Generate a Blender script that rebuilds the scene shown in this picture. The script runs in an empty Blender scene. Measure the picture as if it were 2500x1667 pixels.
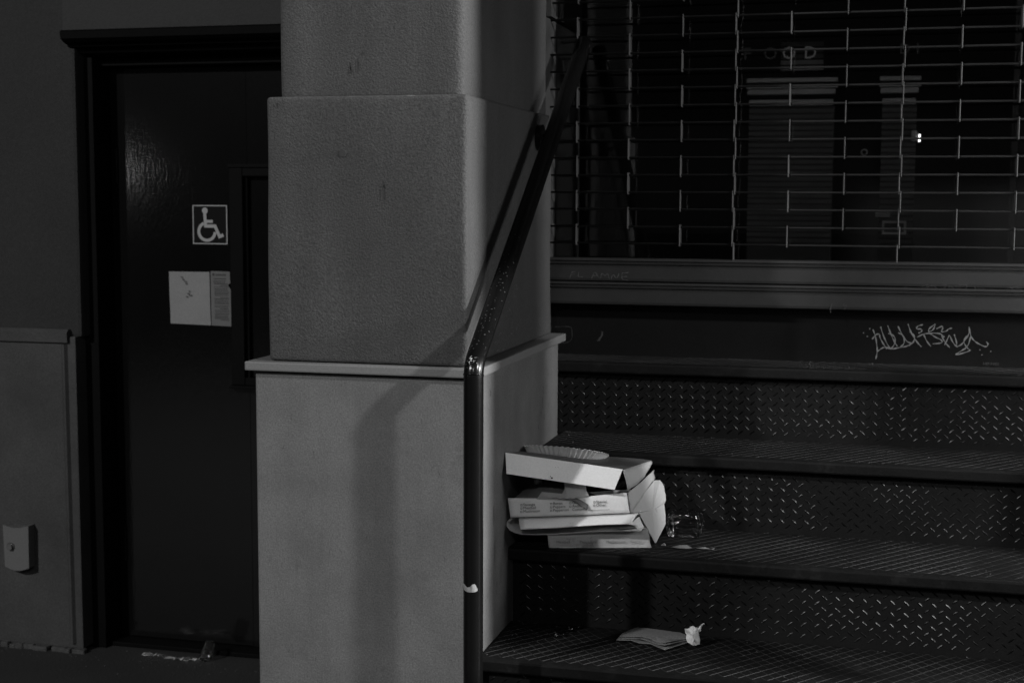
import bpy, bmesh, math, random
from mathutils import Vector, Matrix, Euler, noise
R = math.radians
scene = bpy.context.scene
COL = scene.collection
random.seed(7)

# ------------------------------------------------------------------ camera
cam_d = bpy.data.cameras.new('camera'); cam = bpy.data.objects.new('camera', cam_d); COL.objects.link(cam)
cam_d.sensor_width = 36.0; cam_d.lens = 50.0
cam_d.clip_start = 0.05; cam_d.clip_end = 300.0
cam.location = (0.0, 0.0, 1.55)
cam.rotation_euler = (Matrix.Rotation(R(14.5), 3, 'Z') @ Matrix.Rotation(R(90 - 5.666), 3, 'X') @ Matrix.Rotation(0.004, 3, 'Z')).to_euler()
cam_d.dof.use_dof = True; cam_d.dof.focus_distance = 3.4; cam_d.dof.aperture_fstop = 4.5
scene.camera = cam

# ------------------------------------------------------------------ night sky
world = bpy.data.worlds.new('World'); scene.world = world; world.use_nodes = True
wn = world.node_tree.nodes; wn.clear()
wo = wn.new('ShaderNodeOutputWorld'); wb = wn.new('ShaderNodeBackground')
wb.inputs[0].default_value = (0.010, 0.010, 0.010, 1); wb.inputs[1].default_value = 1.0
world.node_tree.links.new(wb.outputs[0], wo.inputs[0])

# ------------------------------------------------------------------ street lighting (night)
def lamp(name, loc, target, power, size):
    d = bpy.data.lights.new(name, 'AREA'); d.shape = 'DISK'; d.size = size; d.energy = power
    d.color = (1.0, 1.0, 1.0)
    o = bpy.data.objects.new(name, d); COL.objects.link(o); o.location = loc
    v = Vector(target) - Vector(loc); o.rotation_euler = v.to_track_quat('-Z', 'Y').to_euler()
    return o
lamp('street_light_right', (4.00, 0.67, 3.75), (-1.1, 3.2, 1.2), 370, 0.26)
lamp('street_light_far_right', (9.0, 3.155, 3.3), (-0.94, 3.2, 1.5), 2200, 0.60)
lamp('street_light_left', (-5.6, -4.3, 5.6), (-1.0, 3.4, 1.0), 620, 0.30)
lamp('street_light_behind', (0.2, -3.6, 4.3), (-0.6, 3.8, 1.0), 72, 0.35)
lamp('side_fill_light', (0.90, 3.72, 1.36), (-0.94, 3.5, 0.9), 13.0, 0.55)  # added fill for the pillar's side face, no fixture stands here
lamp('passing_headlight', (-5.50, -0.3, 1.76), (-2.6, 4.3, 1.5), 1.7, 0.08)

scene.view_settings.view_transform = 'Standard'; scene.view_settings.look = 'None'
scene.view_settings.exposure = 0.0; scene.view_settings.gamma = 1.0
scene.view_settings.use_curve_mapping = False
scene.cycles.use_denoising = True
scene.cycles.max_bounces = 6
scene.cycles.sample_clamp_indirect = 4.0

TAG_STROKES = [
    [(-0.016, 1.178), (-0.008, 1.159), (-0.003, 1.132), (-0.001, 1.113), (-0.005, 1.09)],
    [(-0.017, 1.148), (-0.008, 1.162), (0.004, 1.166), (0.004, 1.155), (0.016, 1.134), (0.026, 1.121)],
    [(0.006, 1.186), (0.016, 1.155), (0.031, 1.127), (0.037, 1.12)],
    [(0.026, 1.19), (0.036, 1.164), (0.048, 1.139), (0.055, 1.13)],
    [(-0.001, 1.113), (0.011, 1.123), (0.022, 1.127), (0.037, 1.12), (0.059, 1.126), (0.085, 1.131), (0.095, 1.142)],
    [(0.028, 1.167), (0.047, 1.16), (0.049, 1.141), (0.041, 1.125), (0.033, 1.123)],
    [(0.055, 1.189), (0.067, 1.165), (0.081, 1.144), (0.094, 1.14)],
    [(0.056, 1.17), (0.073, 1.161), (0.075, 1.138), (0.063, 1.128)],
    [(0.083, 1.196), (0.093, 1.169), (0.11, 1.143), (0.123, 1.13)],
    [(0.089, 1.173), (0.104, 1.162), (0.101, 1.143), (0.088, 1.133)],
    [(0.11, 1.158), (0.128, 1.169), (0.153, 1.171), (0.175, 1.171), (0.186, 1.16)],
    [(0.128, 1.166), (0.137, 1.147), (0.149, 1.132)],
    [(0.146, 1.17), (0.161, 1.159), (0.179, 1.152), (0.181, 1.143), (0.154, 1.14)],
    [(0.177, 1.168), (0.186, 1.147), (0.202, 1.13)],
    [(0.187, 1.137), (0.197, 1.161), (0.2, 1.168), (0.208, 1.148), (0.22, 1.133), (0.221, 1.144), (0.213, 1.169)],
    [(0.22, 1.133), (0.234, 1.139), (0.249, 1.162), (0.255, 1.177), (0.253, 1.192)],
    [(0.253, 1.192), (0.258, 1.166), (0.267, 1.153), (0.28, 1.144), (0.302, 1.134), (0.308, 1.143), (0.302, 1.151)],
    [(0.247, 1.166), (0.238, 1.148), (0.252, 1.128), (0.261, 1.124), (0.235, 1.114), (0.215, 1.108), (0.231, 1.12), (0.252, 1.134), (0.259, 1.166)],
    [(0.125, 1.195), (0.11, 1.191), (0.105, 1.181), (0.123, 1.183), (0.122, 1.174), (0.113, 1.17)],
    [(0.159, 1.198), (0.142, 1.184), (0.14, 1.174), (0.155, 1.18), (0.159, 1.198)],
    [(0.163, 1.184), (0.181, 1.194), (0.18, 1.183), (0.175, 1.175), (0.191, 1.177), (0.196, 1.185), (0.207, 1.187)],
    [(-0.025, 1.181), (-0.024, 1.177)],
    [(-0.043, 1.168), (-0.041, 1.165)],
    [(-0.032, 1.158), (-0.03, 1.155)],
    [(0.284, 1.127), (0.286, 1.125)],
    [(0.29, 1.113), (0.292, 1.111)],
    [(0.314, 1.124), (0.316, 1.122)],
]
SILL_TAG_STROKES = [
    [(0.05, 1.293), (0.061, 1.303), (0.077, 1.306), (0.079, 1.301), (0.066, 1.297), (0.081, 1.296), (0.074, 1.29), (0.059, 1.292)],
    [(0.134, 1.314), (0.12, 1.312), (0.113, 1.302), (0.117, 1.297), (0.129, 1.297)],
    [(0.127, 1.306), (0.15, 1.315), (0.161, 1.299)],
    [(0.143, 1.314), (0.147, 1.297)],
    [(0.168, 1.314), (0.19, 1.315), (0.174, 1.305), (0.19, 1.298), (0.178, 1.293)],
    [(0.193, 1.313), (0.19, 1.298), (0.208, 1.304), (0.193, 1.313)],
    [(0.207, 1.315), (0.217, 1.299), (0.223, 1.315)],
    [(0.218, 1.315), (0.245, 1.317), (0.229, 1.297), (0.247, 1.293)],
    [(0.261, 1.312), (0.267, 1.294), (0.273, 1.309)],
    [(0.282, 1.309), (0.286, 1.294), (0.293, 1.307), (0.298, 1.294)],
    [(0.307, 1.308), (0.302, 1.3), (0.311, 1.294)],
    [(0.344, 1.299), (0.357, 1.315), (0.368, 1.299), (0.349, 1.303)],
    [(0.363, 1.311), (0.383, 1.312), (0.366, 1.3), (0.384, 1.295), (0.387, 1.307)],
]
LOWER_SILL_STROKES = [
    [(-0.131, 1.257), (-0.135, 1.245), (-0.136, 1.229)],
    [(-0.134, 1.255), (-0.138, 1.237)],
    [(-0.097, 1.258), (-0.102, 1.248), (-0.088, 1.253), (-0.098, 1.238)],
]
SCRATCH_STROKES = [
    [(-0.914, 1.314), (-0.909, 1.334), (-0.896, 1.335)],
    [(-0.912, 1.325), (-0.899, 1.327)],
    [(-0.886, 1.334), (-0.889, 1.318), (-0.873, 1.32)],
    [(-0.847, 1.314), (-0.837, 1.339), (-0.823, 1.316)],
    [(-0.842, 1.324), (-0.829, 1.324)],
    [(-0.819, 1.316), (-0.815, 1.334), (-0.805, 1.322), (-0.797, 1.334), (-0.792, 1.314)],
    [(-0.786, 1.314), (-0.781, 1.332), (-0.769, 1.313), (-0.762, 1.332)],
    [(-0.753, 1.333), (-0.754, 1.312), (-0.734, 1.312)],
    [(-0.753, 1.322), (-0.737, 1.323)],
    [(-0.753, 1.333), (-0.733, 1.335)],
]
PANEL_MARK_STROKES = [
    [(-0.825, 1.15), (-0.822, 1.143), (-0.829, 1.13), (-0.838, 1.12)],
    [(-0.821, 1.149), (-0.823, 1.136), (-0.833, 1.12)],
]
OUTLINE_STROKES = [
    [(-0.972, 1.16), (-0.924, 1.163), (-0.917, 1.154), (-0.917, 1.113), (-0.971, 1.109)],
]
B1_TL = (-0.906, 3.44, 0.913)
B1_TR = (-0.617, 3.51, 0.872)
B1_BR = (-0.631, 3.475, 0.827)
B1_BL = (-0.896, 3.415, 0.865)
B1_KR = (-0.589, 3.8, 0.846)
B1_S1 = (-0.604, 3.515, 0.82)
B1_S2 = (-0.595, 3.6, 0.817)
B1_S3 = (-0.587, 3.68, 0.824)
B1_S4 = (-0.587, 3.79, 0.836)
B2_TL = (-0.904, 3.46, 0.794)
B2_TR = (-0.607, 3.52, 0.812)
B2_BR = (-0.599, 3.52, 0.761)
B2_BL = (-0.897, 3.46, 0.744)
B2_KT = (-0.58, 3.79, 0.823)
B2_K1 = (-0.593, 3.62, 0.813)
B2_K2 = (-0.578, 3.78, 0.8)
B2_K3 = (-0.587, 3.62, 0.774)
FL1 = (-0.572, 3.74, 0.802)
FL2 = (-0.558, 3.75, 0.802)
FL3 = (-0.548, 3.75, 0.788)
FL4 = (-0.541, 3.74, 0.763)
FL5 = (-0.539, 3.73, 0.754)
FL6 = (-0.542, 3.72, 0.745)
FL7 = (-0.535, 3.7, 0.719)
FL8 = (-0.532, 3.68, 0.699)
FL9 = (-0.55, 3.63, 0.658)
FL10 = (-0.56, 3.6, 0.691)
FL11 = (-0.573, 3.57, 0.729)
FL12 = (-0.581, 3.55, 0.753)
FL13 = (-0.598, 3.535, 0.758)
FL14 = (-0.592, 3.62, 0.776)
FLC = (-0.566, 3.64, 0.744)
B3_TL = (-0.878, 3.47, 0.74)
B3_BL = (-0.864, 3.44, 0.718)
B3_TR = (-0.58, 3.53, 0.757)
B3_BR = (-0.592, 3.49, 0.738)
B3_MB = (-0.731, 3.465, 0.723)
B3_M2 = (-0.671, 3.49, 0.729)
B3_R1 = (-0.569, 3.58, 0.713)
B3_R2 = (-0.592, 3.53, 0.728)
B3_C1 = (-0.893, 3.47, 0.737)
B3_C2 = (-0.907, 3.46, 0.725)
B3_C3 = (-0.899, 3.46, 0.711)
B3_C4 = (-0.871, 3.475, 0.696)
B3_C5 = (-0.805, 3.49, 0.698)
B3_C6 = (-0.566, 3.56, 0.713)
B4_TL = (-0.809, 3.505, 0.696)
B4_BL = (-0.804, 3.505, 0.66)
B4_BR = (-0.552, 3.573, 0.661)
B4_TR = (-0.562, 3.573, 0.709)
B4_KR = (-0.574, 3.7, 0.673)
CR1 = (-0.928, 3.55, 0.785)
CR2 = (-0.928, 3.55, 0.798)
CR3 = (-0.876, 3.57, 0.82)
CR4 = (-0.739, 3.6, 0.809)
CR5 = (-0.736, 3.58, 0.795)
CR6 = (-0.723, 3.56, 0.791)
# ------------------------------------------------------------------ helpers
def V_(*a): return Vector(a)
def tag(o, label=None, cat=None, group=None, kind=None):
    if label: o['label'] = label
    if cat: o['category'] = cat
    if group: o['group'] = group
    if kind: o['kind'] = kind
    return o
def obj(name, bm, m, parent=None, smooth=False):
    me = bpy.data.meshes.new(name); bm.to_mesh(me); bm.free()
    me.materials.append(m)
    if smooth:
        for p in me.polygons: p.use_smooth = True
    o = bpy.data.objects.new(name, me); COL.objects.link(o)
    if parent: o.parent = parent; o.matrix_parent_inverse = Matrix.Translation(parent.location).inverted() if parent.type == 'EMPTY' else Matrix.Identity(4)
    return o
def thing(name, loc, label, cat, group=None):
    o = bpy.data.objects.new(name, None); COL.objects.link(o); o.location = loc
    o.empty_display_size = 0.05
    return tag(o, label, cat, group)
def box(bm, x0, x1, y0, y1, z0, z1, bev=0.0, seg=2):
    r = bmesh.ops.create_cube(bm, size=1.0)
    vs = r['verts']
    bmesh.ops.scale(bm, vec=(x1-x0, y1-y0, z1-z0), verts=vs)
    bmesh.ops.translate(bm, vec=((x0+x1)/2, (y0+y1)/2, (z0+z1)/2), verts=vs)
    if bev > 0:
        es = list({e for v in vs for e in v.link_edges})
        bmesh.ops.bevel(bm, geom=es, offset=bev, segments=seg, affect='EDGES', profile=0.6)
def bx(*a, **k):
    bm = bmesh.new(); box(bm, *a, **k); return bm
def tube(bm, pts, rad, seg=20, cap=True):
    pts = [Vector(p) for p in pts]; rings = []
    n = len(pts)
    for i, p in enumerate(pts):
        if i == 0: t = pts[1]-p
        elif i == n-1: t = p-pts[i-1]
        else: t = (pts[i+1]-p).normalized() + (p-pts[i-1]).normalized()
        t.normalize()
        a = Vector((1, 0, 0)) if abs(t.x) < 0.9 else Vector((0, 0, 1))
        u = t.cross(a).normalized(); v = t.cross(u)
        sc = 1.0
        rings.append([bm.verts.new(p + (u*math.cos(k*2*math.pi/seg) + v*math.sin(k*2*math.pi/seg))*rad*sc) for k in range(seg)])
    for i in range(n-1):
        for k in range(seg):
            bm.faces.new((rings[i][k], rings[i][(k+1) % seg], rings[i+1][(k+1) % seg], rings[i+1][k]))
    if cap:
        bm.faces.new(rings[0][::-1]); bm.faces.new(rings[-1])
def disc(bm, c, r, h, axis='Y', seg=24):
    """short cylinder centred at c with its axis along the given direction"""
    a = {'X': Vector((1,0,0)), 'Y': Vector((0,1,0)), 'Z': Vector((0,0,1))}[axis]
    tube(bm, [Vector(c)-a*h/2, Vector(c)+a*h/2], r, seg)
def extrude_x(bm, prof, x0, x1):
    """closed profile of (y,z) pulled from x0 to x1"""
    A = [bm.verts.new((x0, y, z)) for y, z in prof]; B = [bm.verts.new((x1, y, z)) for y, z in prof]
    n = len(prof)
    for i in range(n):
        bm.faces.new((A[i], A[(i+1) % n], B[(i+1) % n], B[i]))
    bm.faces.new(A[::-1]); bm.faces.new(B)
    bmesh.ops.recalc_face_normals(bm, faces=bm.faces)
def stroke(bm, pts, w, y, th=0.0006, smooth=2, taper=False):
    """flat painted line on a plane facing -Y"""
    P = [Vector((p[0], p[1])) for p in pts]
    for _ in range(smooth):
        Q = [P[0]]
        for i in range(len(P)-1):
            Q.append(P[i]*0.75+P[i+1]*0.25); Q.append(P[i]*0.25+P[i+1]*0.75)
        Q.append(P[-1]); P = Q
    L = []; n = len(P)
    for i, p in enumerate(P):
        t = (P[min(i+1, n-1)]-P[max(i-1, 0)])
        if t.length < 1e-7: t = Vector((1, 0))
        t.normalize(); nn = Vector((-t.y, t.x))
        ww = w*(0.75+0.35*math.sin(i*1.3+pts[0][0]*90))*(1 if not taper else 1-0.6*i/n)
        L.append((bm.verts.new((p.x+nn.x*ww/2, y-th, p.y+nn.y*ww/2)), bm.verts.new((p.x-nn.x*ww/2, y-th, p.y-nn.y*ww/2))))
    for i in range(n-1):
        bm.faces.new((L[i][0], L[i][1], L[i+1][1], L[i+1][0]))
def text_bm(s, size, M4, ext=0.0002, align='LEFT', res=2):
    cu = bpy.data.curves.new('lettering', 'FONT'); cu.body = s; cu.size = size; cu.extrude = ext; cu.resolution_u = res
    cu.align_x = align
    o = bpy.data.objects.new('lettering', cu); COL.objects.link(o)
    bpy.context.view_layer.update()
    me = bpy.data.meshes.new_from_object(o)
    bm = bmesh.new(); bm.from_mesh(me); bmesh.ops.transform(bm, matrix=M4, verts=bm.verts)
    bpy.data.objects.remove(o); bpy.data.curves.remove(cu); bpy.data.meshes.remove(me)
    return bm
def join(bm, other):
    me = bpy.data.meshes.new('tmp'); other.to_mesh(me); other.free(); bm.from_mesh(me); bpy.data.meshes.remove(me)
def face_frame(o, xdir, up=None):
    """matrix putting local XY on a vertical plane: X along xdir, Y up, Z toward the viewer"""
    x = Vector(xdir).normalized(); z = x.cross(Vector((0, 0, 1))).normalized(); y = z.cross(x)
    M = Matrix((x, y, z)).transposed().to_4x4(); M.translation = Vector(o); return M
def patch(corners, nx, ny, wob=0.0, bulge=0.0, seed=0.0, th=0.0016):
    """slightly uneven sheet from 4 corners (bl, br, tr, tl), given thickness"""
    bl, br, tr, tl = [Vector(c) for c in corners]
    nrm = (br-bl).cross(tl-bl).normalized()
    bm = bmesh.new(); G = []
    for j in range(ny+1):
        v = j/ny; row = []
        for i in range(nx+1):
            u = i/nx
            p = (bl*(1-u)+br*u)*(1-v)+(tl*(1-u)+tr*u)*v
            d = bulge*math.sin(math.pi*u)*math.sin(math.pi*v)
            d += wob*noise.noise(Vector((u*2.3+seed, v*2.1-seed, seed*1.7)))
            row.append(bm.verts.new(p+nrm*d))
        G.append(row)
    for j in range(ny):
        for i in range(nx):
            bm.faces.new((G[j][i], G[j][i+1], G[j+1][i+1], G[j+1][i]))
    bmesh.ops.recalc_face_normals(bm, faces=bm.faces)
    bm.normal_update()
    bmesh.ops.solidify(bm, geom=list(bm.faces), thickness=th)
    return bm
def poly_sheet(pts, th=0.0016, crease=None):
    """creased sheet: polygon fanned round an inner point"""
    bm = bmesh.new()
    c = bm.verts.new(Vector(crease) if crease else sum((Vector(p) for p in pts), Vector())/len(pts))
    vs = [bm.verts.new(p) for p in pts]
    for i in range(len(vs)): bm.faces.new((c, vs[i], vs[(i+1) % len(vs)]))
    bmesh.ops.subdivide_edges(bm, edges=list(bm.edges), cuts=1, use_grid_fill=True)
    bmesh.ops.recalc_face_normals(bm, faces=bm.faces); bm.normal_update()
    bmesh.ops.solidify(bm, geom=list(bm.faces), thickness=th)
    return bm

# ------------------------------------------------------------------ materials
def mat(name, col, rough=0.7, metal=0.0, var=0.15, scale=6.0, fine=0.0, fscale=260.0, bump=0.0, bscale=300.0, bdist=0.002,
        bstretch=None, streak=0.0, spots=0.0, spotcol=0.05, spot_scale=25.0, spot_th=0.7, spec=0.5, rvar=0.0):
    m = bpy.data.materials.new(name); m.use_nodes = True
    nt = m.node_tree; N = nt.nodes; Lk = nt.links
    b = N['Principled BSDF']; b.inputs['Roughness'].default_value = rough; b.inputs['Metallic'].default_value = metal
    b.inputs['Specular IOR Level'].default_value = spec
    g = N.new('ShaderNodeNewGeometry')
    def nz(s, det=4, stretch=None, rough_=0.6):
        n = N.new('ShaderNodeTexNoise'); n.inputs['Scale'].default_value = s; n.inputs['Detail'].default_value = det
        n.inputs['Roughness'].default_value = rough_
        if stretch:
            mp = N.new('ShaderNodeMapping'); mp.inputs['Scale'].default_value = stretch
            Lk.new(g.outputs['Position'], mp.inputs['Vector']); Lk.new(mp.outputs[0], n.inputs['Vector'])
        else: Lk.new(g.outputs['Position'], n.inputs['Vector'])
        return n.outputs['Fac']
    def mth(op, a, bb, clamp=False):
        x = N.new('ShaderNodeMath'); x.operation = op; x.use_clamp = clamp
        for i, v in enumerate((a, bb)):
            if isinstance(v, (int, float)): x.inputs[i].default_value = v
            else: Lk.new(v, x.inputs[i])
        return x.outputs[0]
    f = mth('ADD', mth('MULTIPLY', nz(scale), 2*var), 1.0-var)
    if fine: f = mth('MULTIPLY', f, mth('ADD', mth('MULTIPLY', nz(fscale, 2), 2.0*fine), 1.0-fine))
    if streak: f = mth('MULTIPLY', f, mth('ADD', mth('MULTIPLY', nz(9.0, 5, (1, 1, 0.10)), 2*streak), 1.0-streak))
    v = mth('MULTIPLY', f, col)
    if spots:
        msk = mth('MULTIPLY', mth('MULTIPLY', mth('SUBTRACT', nz(spot_scale, 6, None, 0.75), spot_th), 14.0, True), spots)
        mx = N.new('ShaderNodeMix'); mx.data_type = 'FLOAT'
        Lk.new(msk, mx.inputs[0]); Lk.new(v, mx.inputs[2]); mx.inputs[3].default_value = spotcol
        v = mx.outputs[0]
    cc = N.new('ShaderNodeCombineColor')
    for i in range(3): Lk.new(v, cc.inputs[i])
    Lk.new(cc.outputs[0], b.inputs['Base Color'])
    if rvar:
        Lk.new(mth('ADD', mth('MULTIPLY', nz(14, 6), 2*rvar), rough-rvar, True), b.inputs['Roughness'])
    if bump:
        bp = N.new('ShaderNodeBump'); bp.inputs['Strength'].default_value = bump; bp.inputs['Distance'].default_value = bdist
        Lk.new(nz(bscale, 3, bstretch), bp.inputs['Height']); Lk.new(bp.outputs[0], b.inputs['Normal'])
    return m
def emit(name, v):
    m = bpy.data.materials.new(name); m.use_nodes = True; b = m.node_tree.nodes['Principled BSDF']
    b.inputs['Base Color'].default_value = (v, v, v, 1); b.inputs['Roughness'].default_value = 0.6
    b.inputs['Emission Color'].default_value = (1, 1, 1, 1); b.inputs['Emission Strength'].default_value = v
    return m
def clear(name, gloss=0.12, rough=0.08, bump=0.0):
    m = bpy.data.materials.new(name); m.use_nodes = True; nt = m.node_tree; N = nt.nodes; N.clear()
    o = N.new('ShaderNodeOutputMaterial'); mx = N.new('ShaderNodeMixShader'); t = N.new('ShaderNodeBsdfTransparent'); gl = N.new('ShaderNodeBsdfGlossy')
    fr = N.new('ShaderNodeFresnel'); fr.inputs[0].default_value = 1.5
    ad = N.new('ShaderNodeMath'); ad.inputs[1].default_value = gloss
    gl.inputs['Roughness'].default_value = rough; t.inputs[0].default_value = (0.86, 0.86, 0.86, 1)
    nt.links.new(fr.outputs[0], ad.inputs[0]); nt.links.new(ad.outputs[0], mx.inputs[0])
    nt.links.new(t.outputs[0], mx.inputs[1]); nt.links.new(gl.outputs[0], mx.inputs[2]); nt.links.new(mx.outputs[0], o.inputs[0])
    if bump:
        n = N.new('ShaderNodeTexNoise'); n.inputs['Scale'].default_value = 90; bp = N.new('ShaderNodeBump'); bp.inputs['Distance'].default_value = 0.01
        bp.inputs['Strength'].default_value = bump
        g = N.new('ShaderNodeNewGeometry'); nt.links.new(g.outputs['Position'], n.inputs['Vector'])
        nt.links.new(n.outputs[0], bp.inputs['Height']); nt.links.new(bp.outputs[0], gl.inputs['Normal'])
    return m

M_base = mat('painted_plaster_base', 0.076, 0.75, var=0.45, scale=6.0, fine=0.75, streak=0.32, bump=0.35, bscale=120, bdist=0.002, spots=0.45, spotcol=0.045, spot_scale=14, spot_th=0.60)
M_stucco = mat('stucco', 0.029, 0.9, var=0.45, scale=3.5, fine=0.95, fscale=230, streak=0.5, bump=0.8, bscale=200, bdist=0.005, spots=0.5, spotcol=0.03, spot_scale=12, spot_th=0.72)
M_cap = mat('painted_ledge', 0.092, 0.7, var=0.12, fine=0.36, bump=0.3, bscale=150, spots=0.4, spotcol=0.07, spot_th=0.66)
M_wall = mat('shaded_stucco', 0.010, 0.9, var=0.5, scale=2, fscale=190, fine=0.95, bump=0.7, bscale=260, bdist=0.003)  # shade over the left wall is put into a darker stucco tone
M_lintelwall = mat('stucco_over_door', 0.016, 0.9, var=0.08, scale=2, fine=0.57, bump=0.7, bscale=260, bdist=0.003)
M_dado = mat('painted_dado', 0.024, 0.8, var=0.8, scale=4, fscale=190, fine=0.8, streak=0.10, bump=0.3, bscale=200)
M_trim = mat('dark_painted_trim', 0.0018, 0.7, spec=0.06, var=0.2, fine=0.26, bump=0.2, bscale=80)
M_door = mat('glossy_door_paint', 0.003, 0.12, var=0.25, scale=5, streak=0.15, bump=0.8, bscale=110, bdist=0.00045, bstretch=(1, 1, 0.3), spots=0.5, spotcol=0.015, spot_scale=60, spot_th=0.74, spec=0.4)
M_black = mat('black_paint', 0.005, 0.55, var=0.3, fine=0.52, bump=0.2, bscale=60)
M_kick = mat('black_kick_panel', 0.003, 0.7, spec=0.08, var=0.35, scale=9, fine=0.52, bump=0.25, bscale=40, spots=0.5, spotcol=0.010, spot_scale=35, spot_th=0.7)
M_sill = mat('painted_metal_sill', 0.013, 0.7, spec=0.2, var=0.5, scale=7, fine=0.39, bump=0.2, bscale=90, spots=0.4, spotcol=0.006, spot_scale=20, spot_th=0.68)
M_steel = mat('worn_steel_plate', 0.004, 0.65, metal=0.0, spec=0.1, var=0.5, scale=7, fine=0.78, fscale=200, bump=0.3, bscale=50, spots=0.6, spotcol=0.010, spot_scale=11, spot_th=0.56, rvar=0.2)
M_riser = mat('black_steel_riser', 0.004, 0.7, metal=0.0, spec=0.1, var=0.5, scale=8, fine=0.78, bump=0.25, bscale=60, spots=0.5, spotcol=0.012, spot_scale=25, spot_th=0.68)
M_lug = mat('worn_steel_lugs', 0.0060, 0.32, metal=0.8, var=0.95, scale=7, fine=0.95, fscale=120)
M_ridge = mat('worn_tread_ridges', 0.015, 0.65, metal=0.0, spec=0.3, var=0.95, scale=8, fine=0.95, fscale=150)
M_rail = mat('black_gloss_pipe', 0.003, 0.22, spec=0.22, var=0.3, scale=12, bump=0.25, bscale=30, bdist=0.002, spots=0.0)
M_chip = mat('chipped_paint', 0.08, 0.35, metal=0.6, var=0.5, scale=60)
M_grille = mat('grille_steel', 0.012, 0.6, metal=0.0, spec=0.2, var=0.3, scale=20)
M_link = mat('grille_link_steel', 0.024, 0.6, metal=0.0, spec=0.2, var=0.3, scale=15)
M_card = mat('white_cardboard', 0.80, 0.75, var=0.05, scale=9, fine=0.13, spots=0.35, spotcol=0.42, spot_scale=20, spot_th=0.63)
M_cardside = mat('shaded_side_cardboard', 0.33, 0.8, var=0.10, scale=12, fine=0.15, spots=0.5, spotcol=0.18, spot_scale=22, spot_th=0.64)  # shade of the side faces put into a darker cardboard tone
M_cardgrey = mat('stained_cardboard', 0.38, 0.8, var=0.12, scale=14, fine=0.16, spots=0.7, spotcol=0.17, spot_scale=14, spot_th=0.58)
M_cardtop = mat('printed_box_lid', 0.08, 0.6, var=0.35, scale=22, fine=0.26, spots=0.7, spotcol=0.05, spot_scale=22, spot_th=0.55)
M_kraft = mat('brown_paper', 0.12, 0.85, var=0.25, scale=16, bump=0.3, bscale=60)
M_tissue = mat('white_tissue', 0.50, 0.9, var=0.08, bump=0.3, bscale=160)
M_napkin = mat('grey_napkin', 0.13, 0.9, var=0.12, fine=0.26, bump=0.3, bscale=200)
M_paper = mat('paper_notice', 0.15, 0.85, var=0.08, scale=30, fine=0.26)
M_paper2 = mat('printed_notice', 0.085, 0.85, var=0.10, scale=30, fine=0.26)
M_ink = mat('print_ink', 0.012, 0.7, var=0.3, scale=90)
M_inkgrey = mat('faded_ink', 0.022, 0.8, var=0.3, scale=60)
M_inkred = mat('box_print_ink', 0.20, 0.7, var=0.3, scale=70)
M_signblue = mat('sign_field', 0.004, 0.8, spec=0.1, var=0.05)
M_signwhite = mat('sign_white', 0.19, 0.5, var=0.05)
M_tag = mat('paint_marker', 0.10, 0.5, var=0.45, scale=60)
M_tagdark = mat('black_marker', 0.008, 0.6, var=0.2)
M_scratch = mat('scratch', 0.05, 0.6, var=0.6, scale=60)
M_scratchdim = mat('dim_scratch', 0.015, 0.6, var=0.6, scale=60)
M_plastic = mat('grey_plastic', 0.08, 0.5, var=0.06, fine=0.47)
M_button = mat('button_dark', 0.05, 0.3)
M_ground = mat('pavement', 0.011, 0.75, var=0.4, scale=5, fine=0.78, fscale=180, bump=0.6, bscale=90, bdist=0.004, spots=0.5, spotcol=0.012, spot_scale=9, spot_th=0.6)
M_skirt = mat('crumbling_mortar', 0.035, 0.9, var=0.8, scale=30, fine=0.78, bump=0.8, bscale=60, bdist=0.006)
M_room = mat('dark_room', 0.005, 0.9)
M_roomtrim = mat('reflected_column_paint', 0.32, 0.7, var=0.2, scale=8)
M_glass = clear('window_glass', 0.01, 0.02)
M_clear = clear('clear_plastic', 0.03, 0.12, bump=0.15)
M_lamp = emit('lit_bulb', 3.0)
M_letter = emit('lit_letters', 0.04)
M_letterdim = emit('dim_letters', 0.007)

# ------------------------------------------------------------------ ground
bm = bmesh.new()
xs = [-60, -8, -4, -3.2, -2.4, -1.6, -0.8, 0, 1, 4, 60]; ys = [-60, -6, -2, 0, 1, 2, 3, 3.6, 4.2, 4.8, 60]
Gv = [[bm.verts.new((x, y, 0)) for x in xs] for y in ys]
for j in range(len(ys)-1):
    for i in range(len(xs)-1): bm.faces.new((Gv[j][i], Gv[j][i+1], Gv[j+1][i+1], Gv[j+1][i]))
tag(obj('pavement', bm, M_ground), kind='structure')

# ------------------------------------------------------------------ left pilaster
t = thing('pilaster', (-3.0, 4.4, 0), 'stucco pilaster left of the door, its shade painted dark, with a lighter base panel', 'pilaster')
obj('shaft', bx(-3.9, -2.594, 4.250, 4.75, 1.085, 3.2, bev=0.012), M_wall, t)
bm = bmesh.new()
box(bm, -3.92, -2.612, 4.238, 4.76, 0.012, 1.088, bev=0.004)
obj('base_panel', bm, M_dado, t)
bm = bmesh.new()   # raised moulding that frames the base panel
extrude_x(bm, [(4.238, 1.062), (4.226, 1.068), (4.224, 1.100), (4.236, 1.112), (4.252, 1.112), (4.252, 1.062)], -3.92, -2.636)
obj('top_moulding', bm, M_dado, t)
bm = bmesh.new(); prof = [(-2.664, 4.238), (-2.652, 4.228), (-2.646, 4.228), (-2.638, 4.238)]
A = [bm.verts.new((x, y, 0.03)) for x, y in prof]; B = [bm.verts.new((x-0.004, y, 1.062)) for x, y in prof]
for i in range(3): bm.faces.new((A[i], A[i+1], B[i+1], B[i]))
bm.faces.new((A[3], A[0], B[0], B[3])); bm.faces.new(A[::-1]); bm.faces.new(B)
bmesh.ops.recalc_face_normals(bm, faces=bm.faces)
obj('edge_moulding', bm, M_dado, t)
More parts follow.
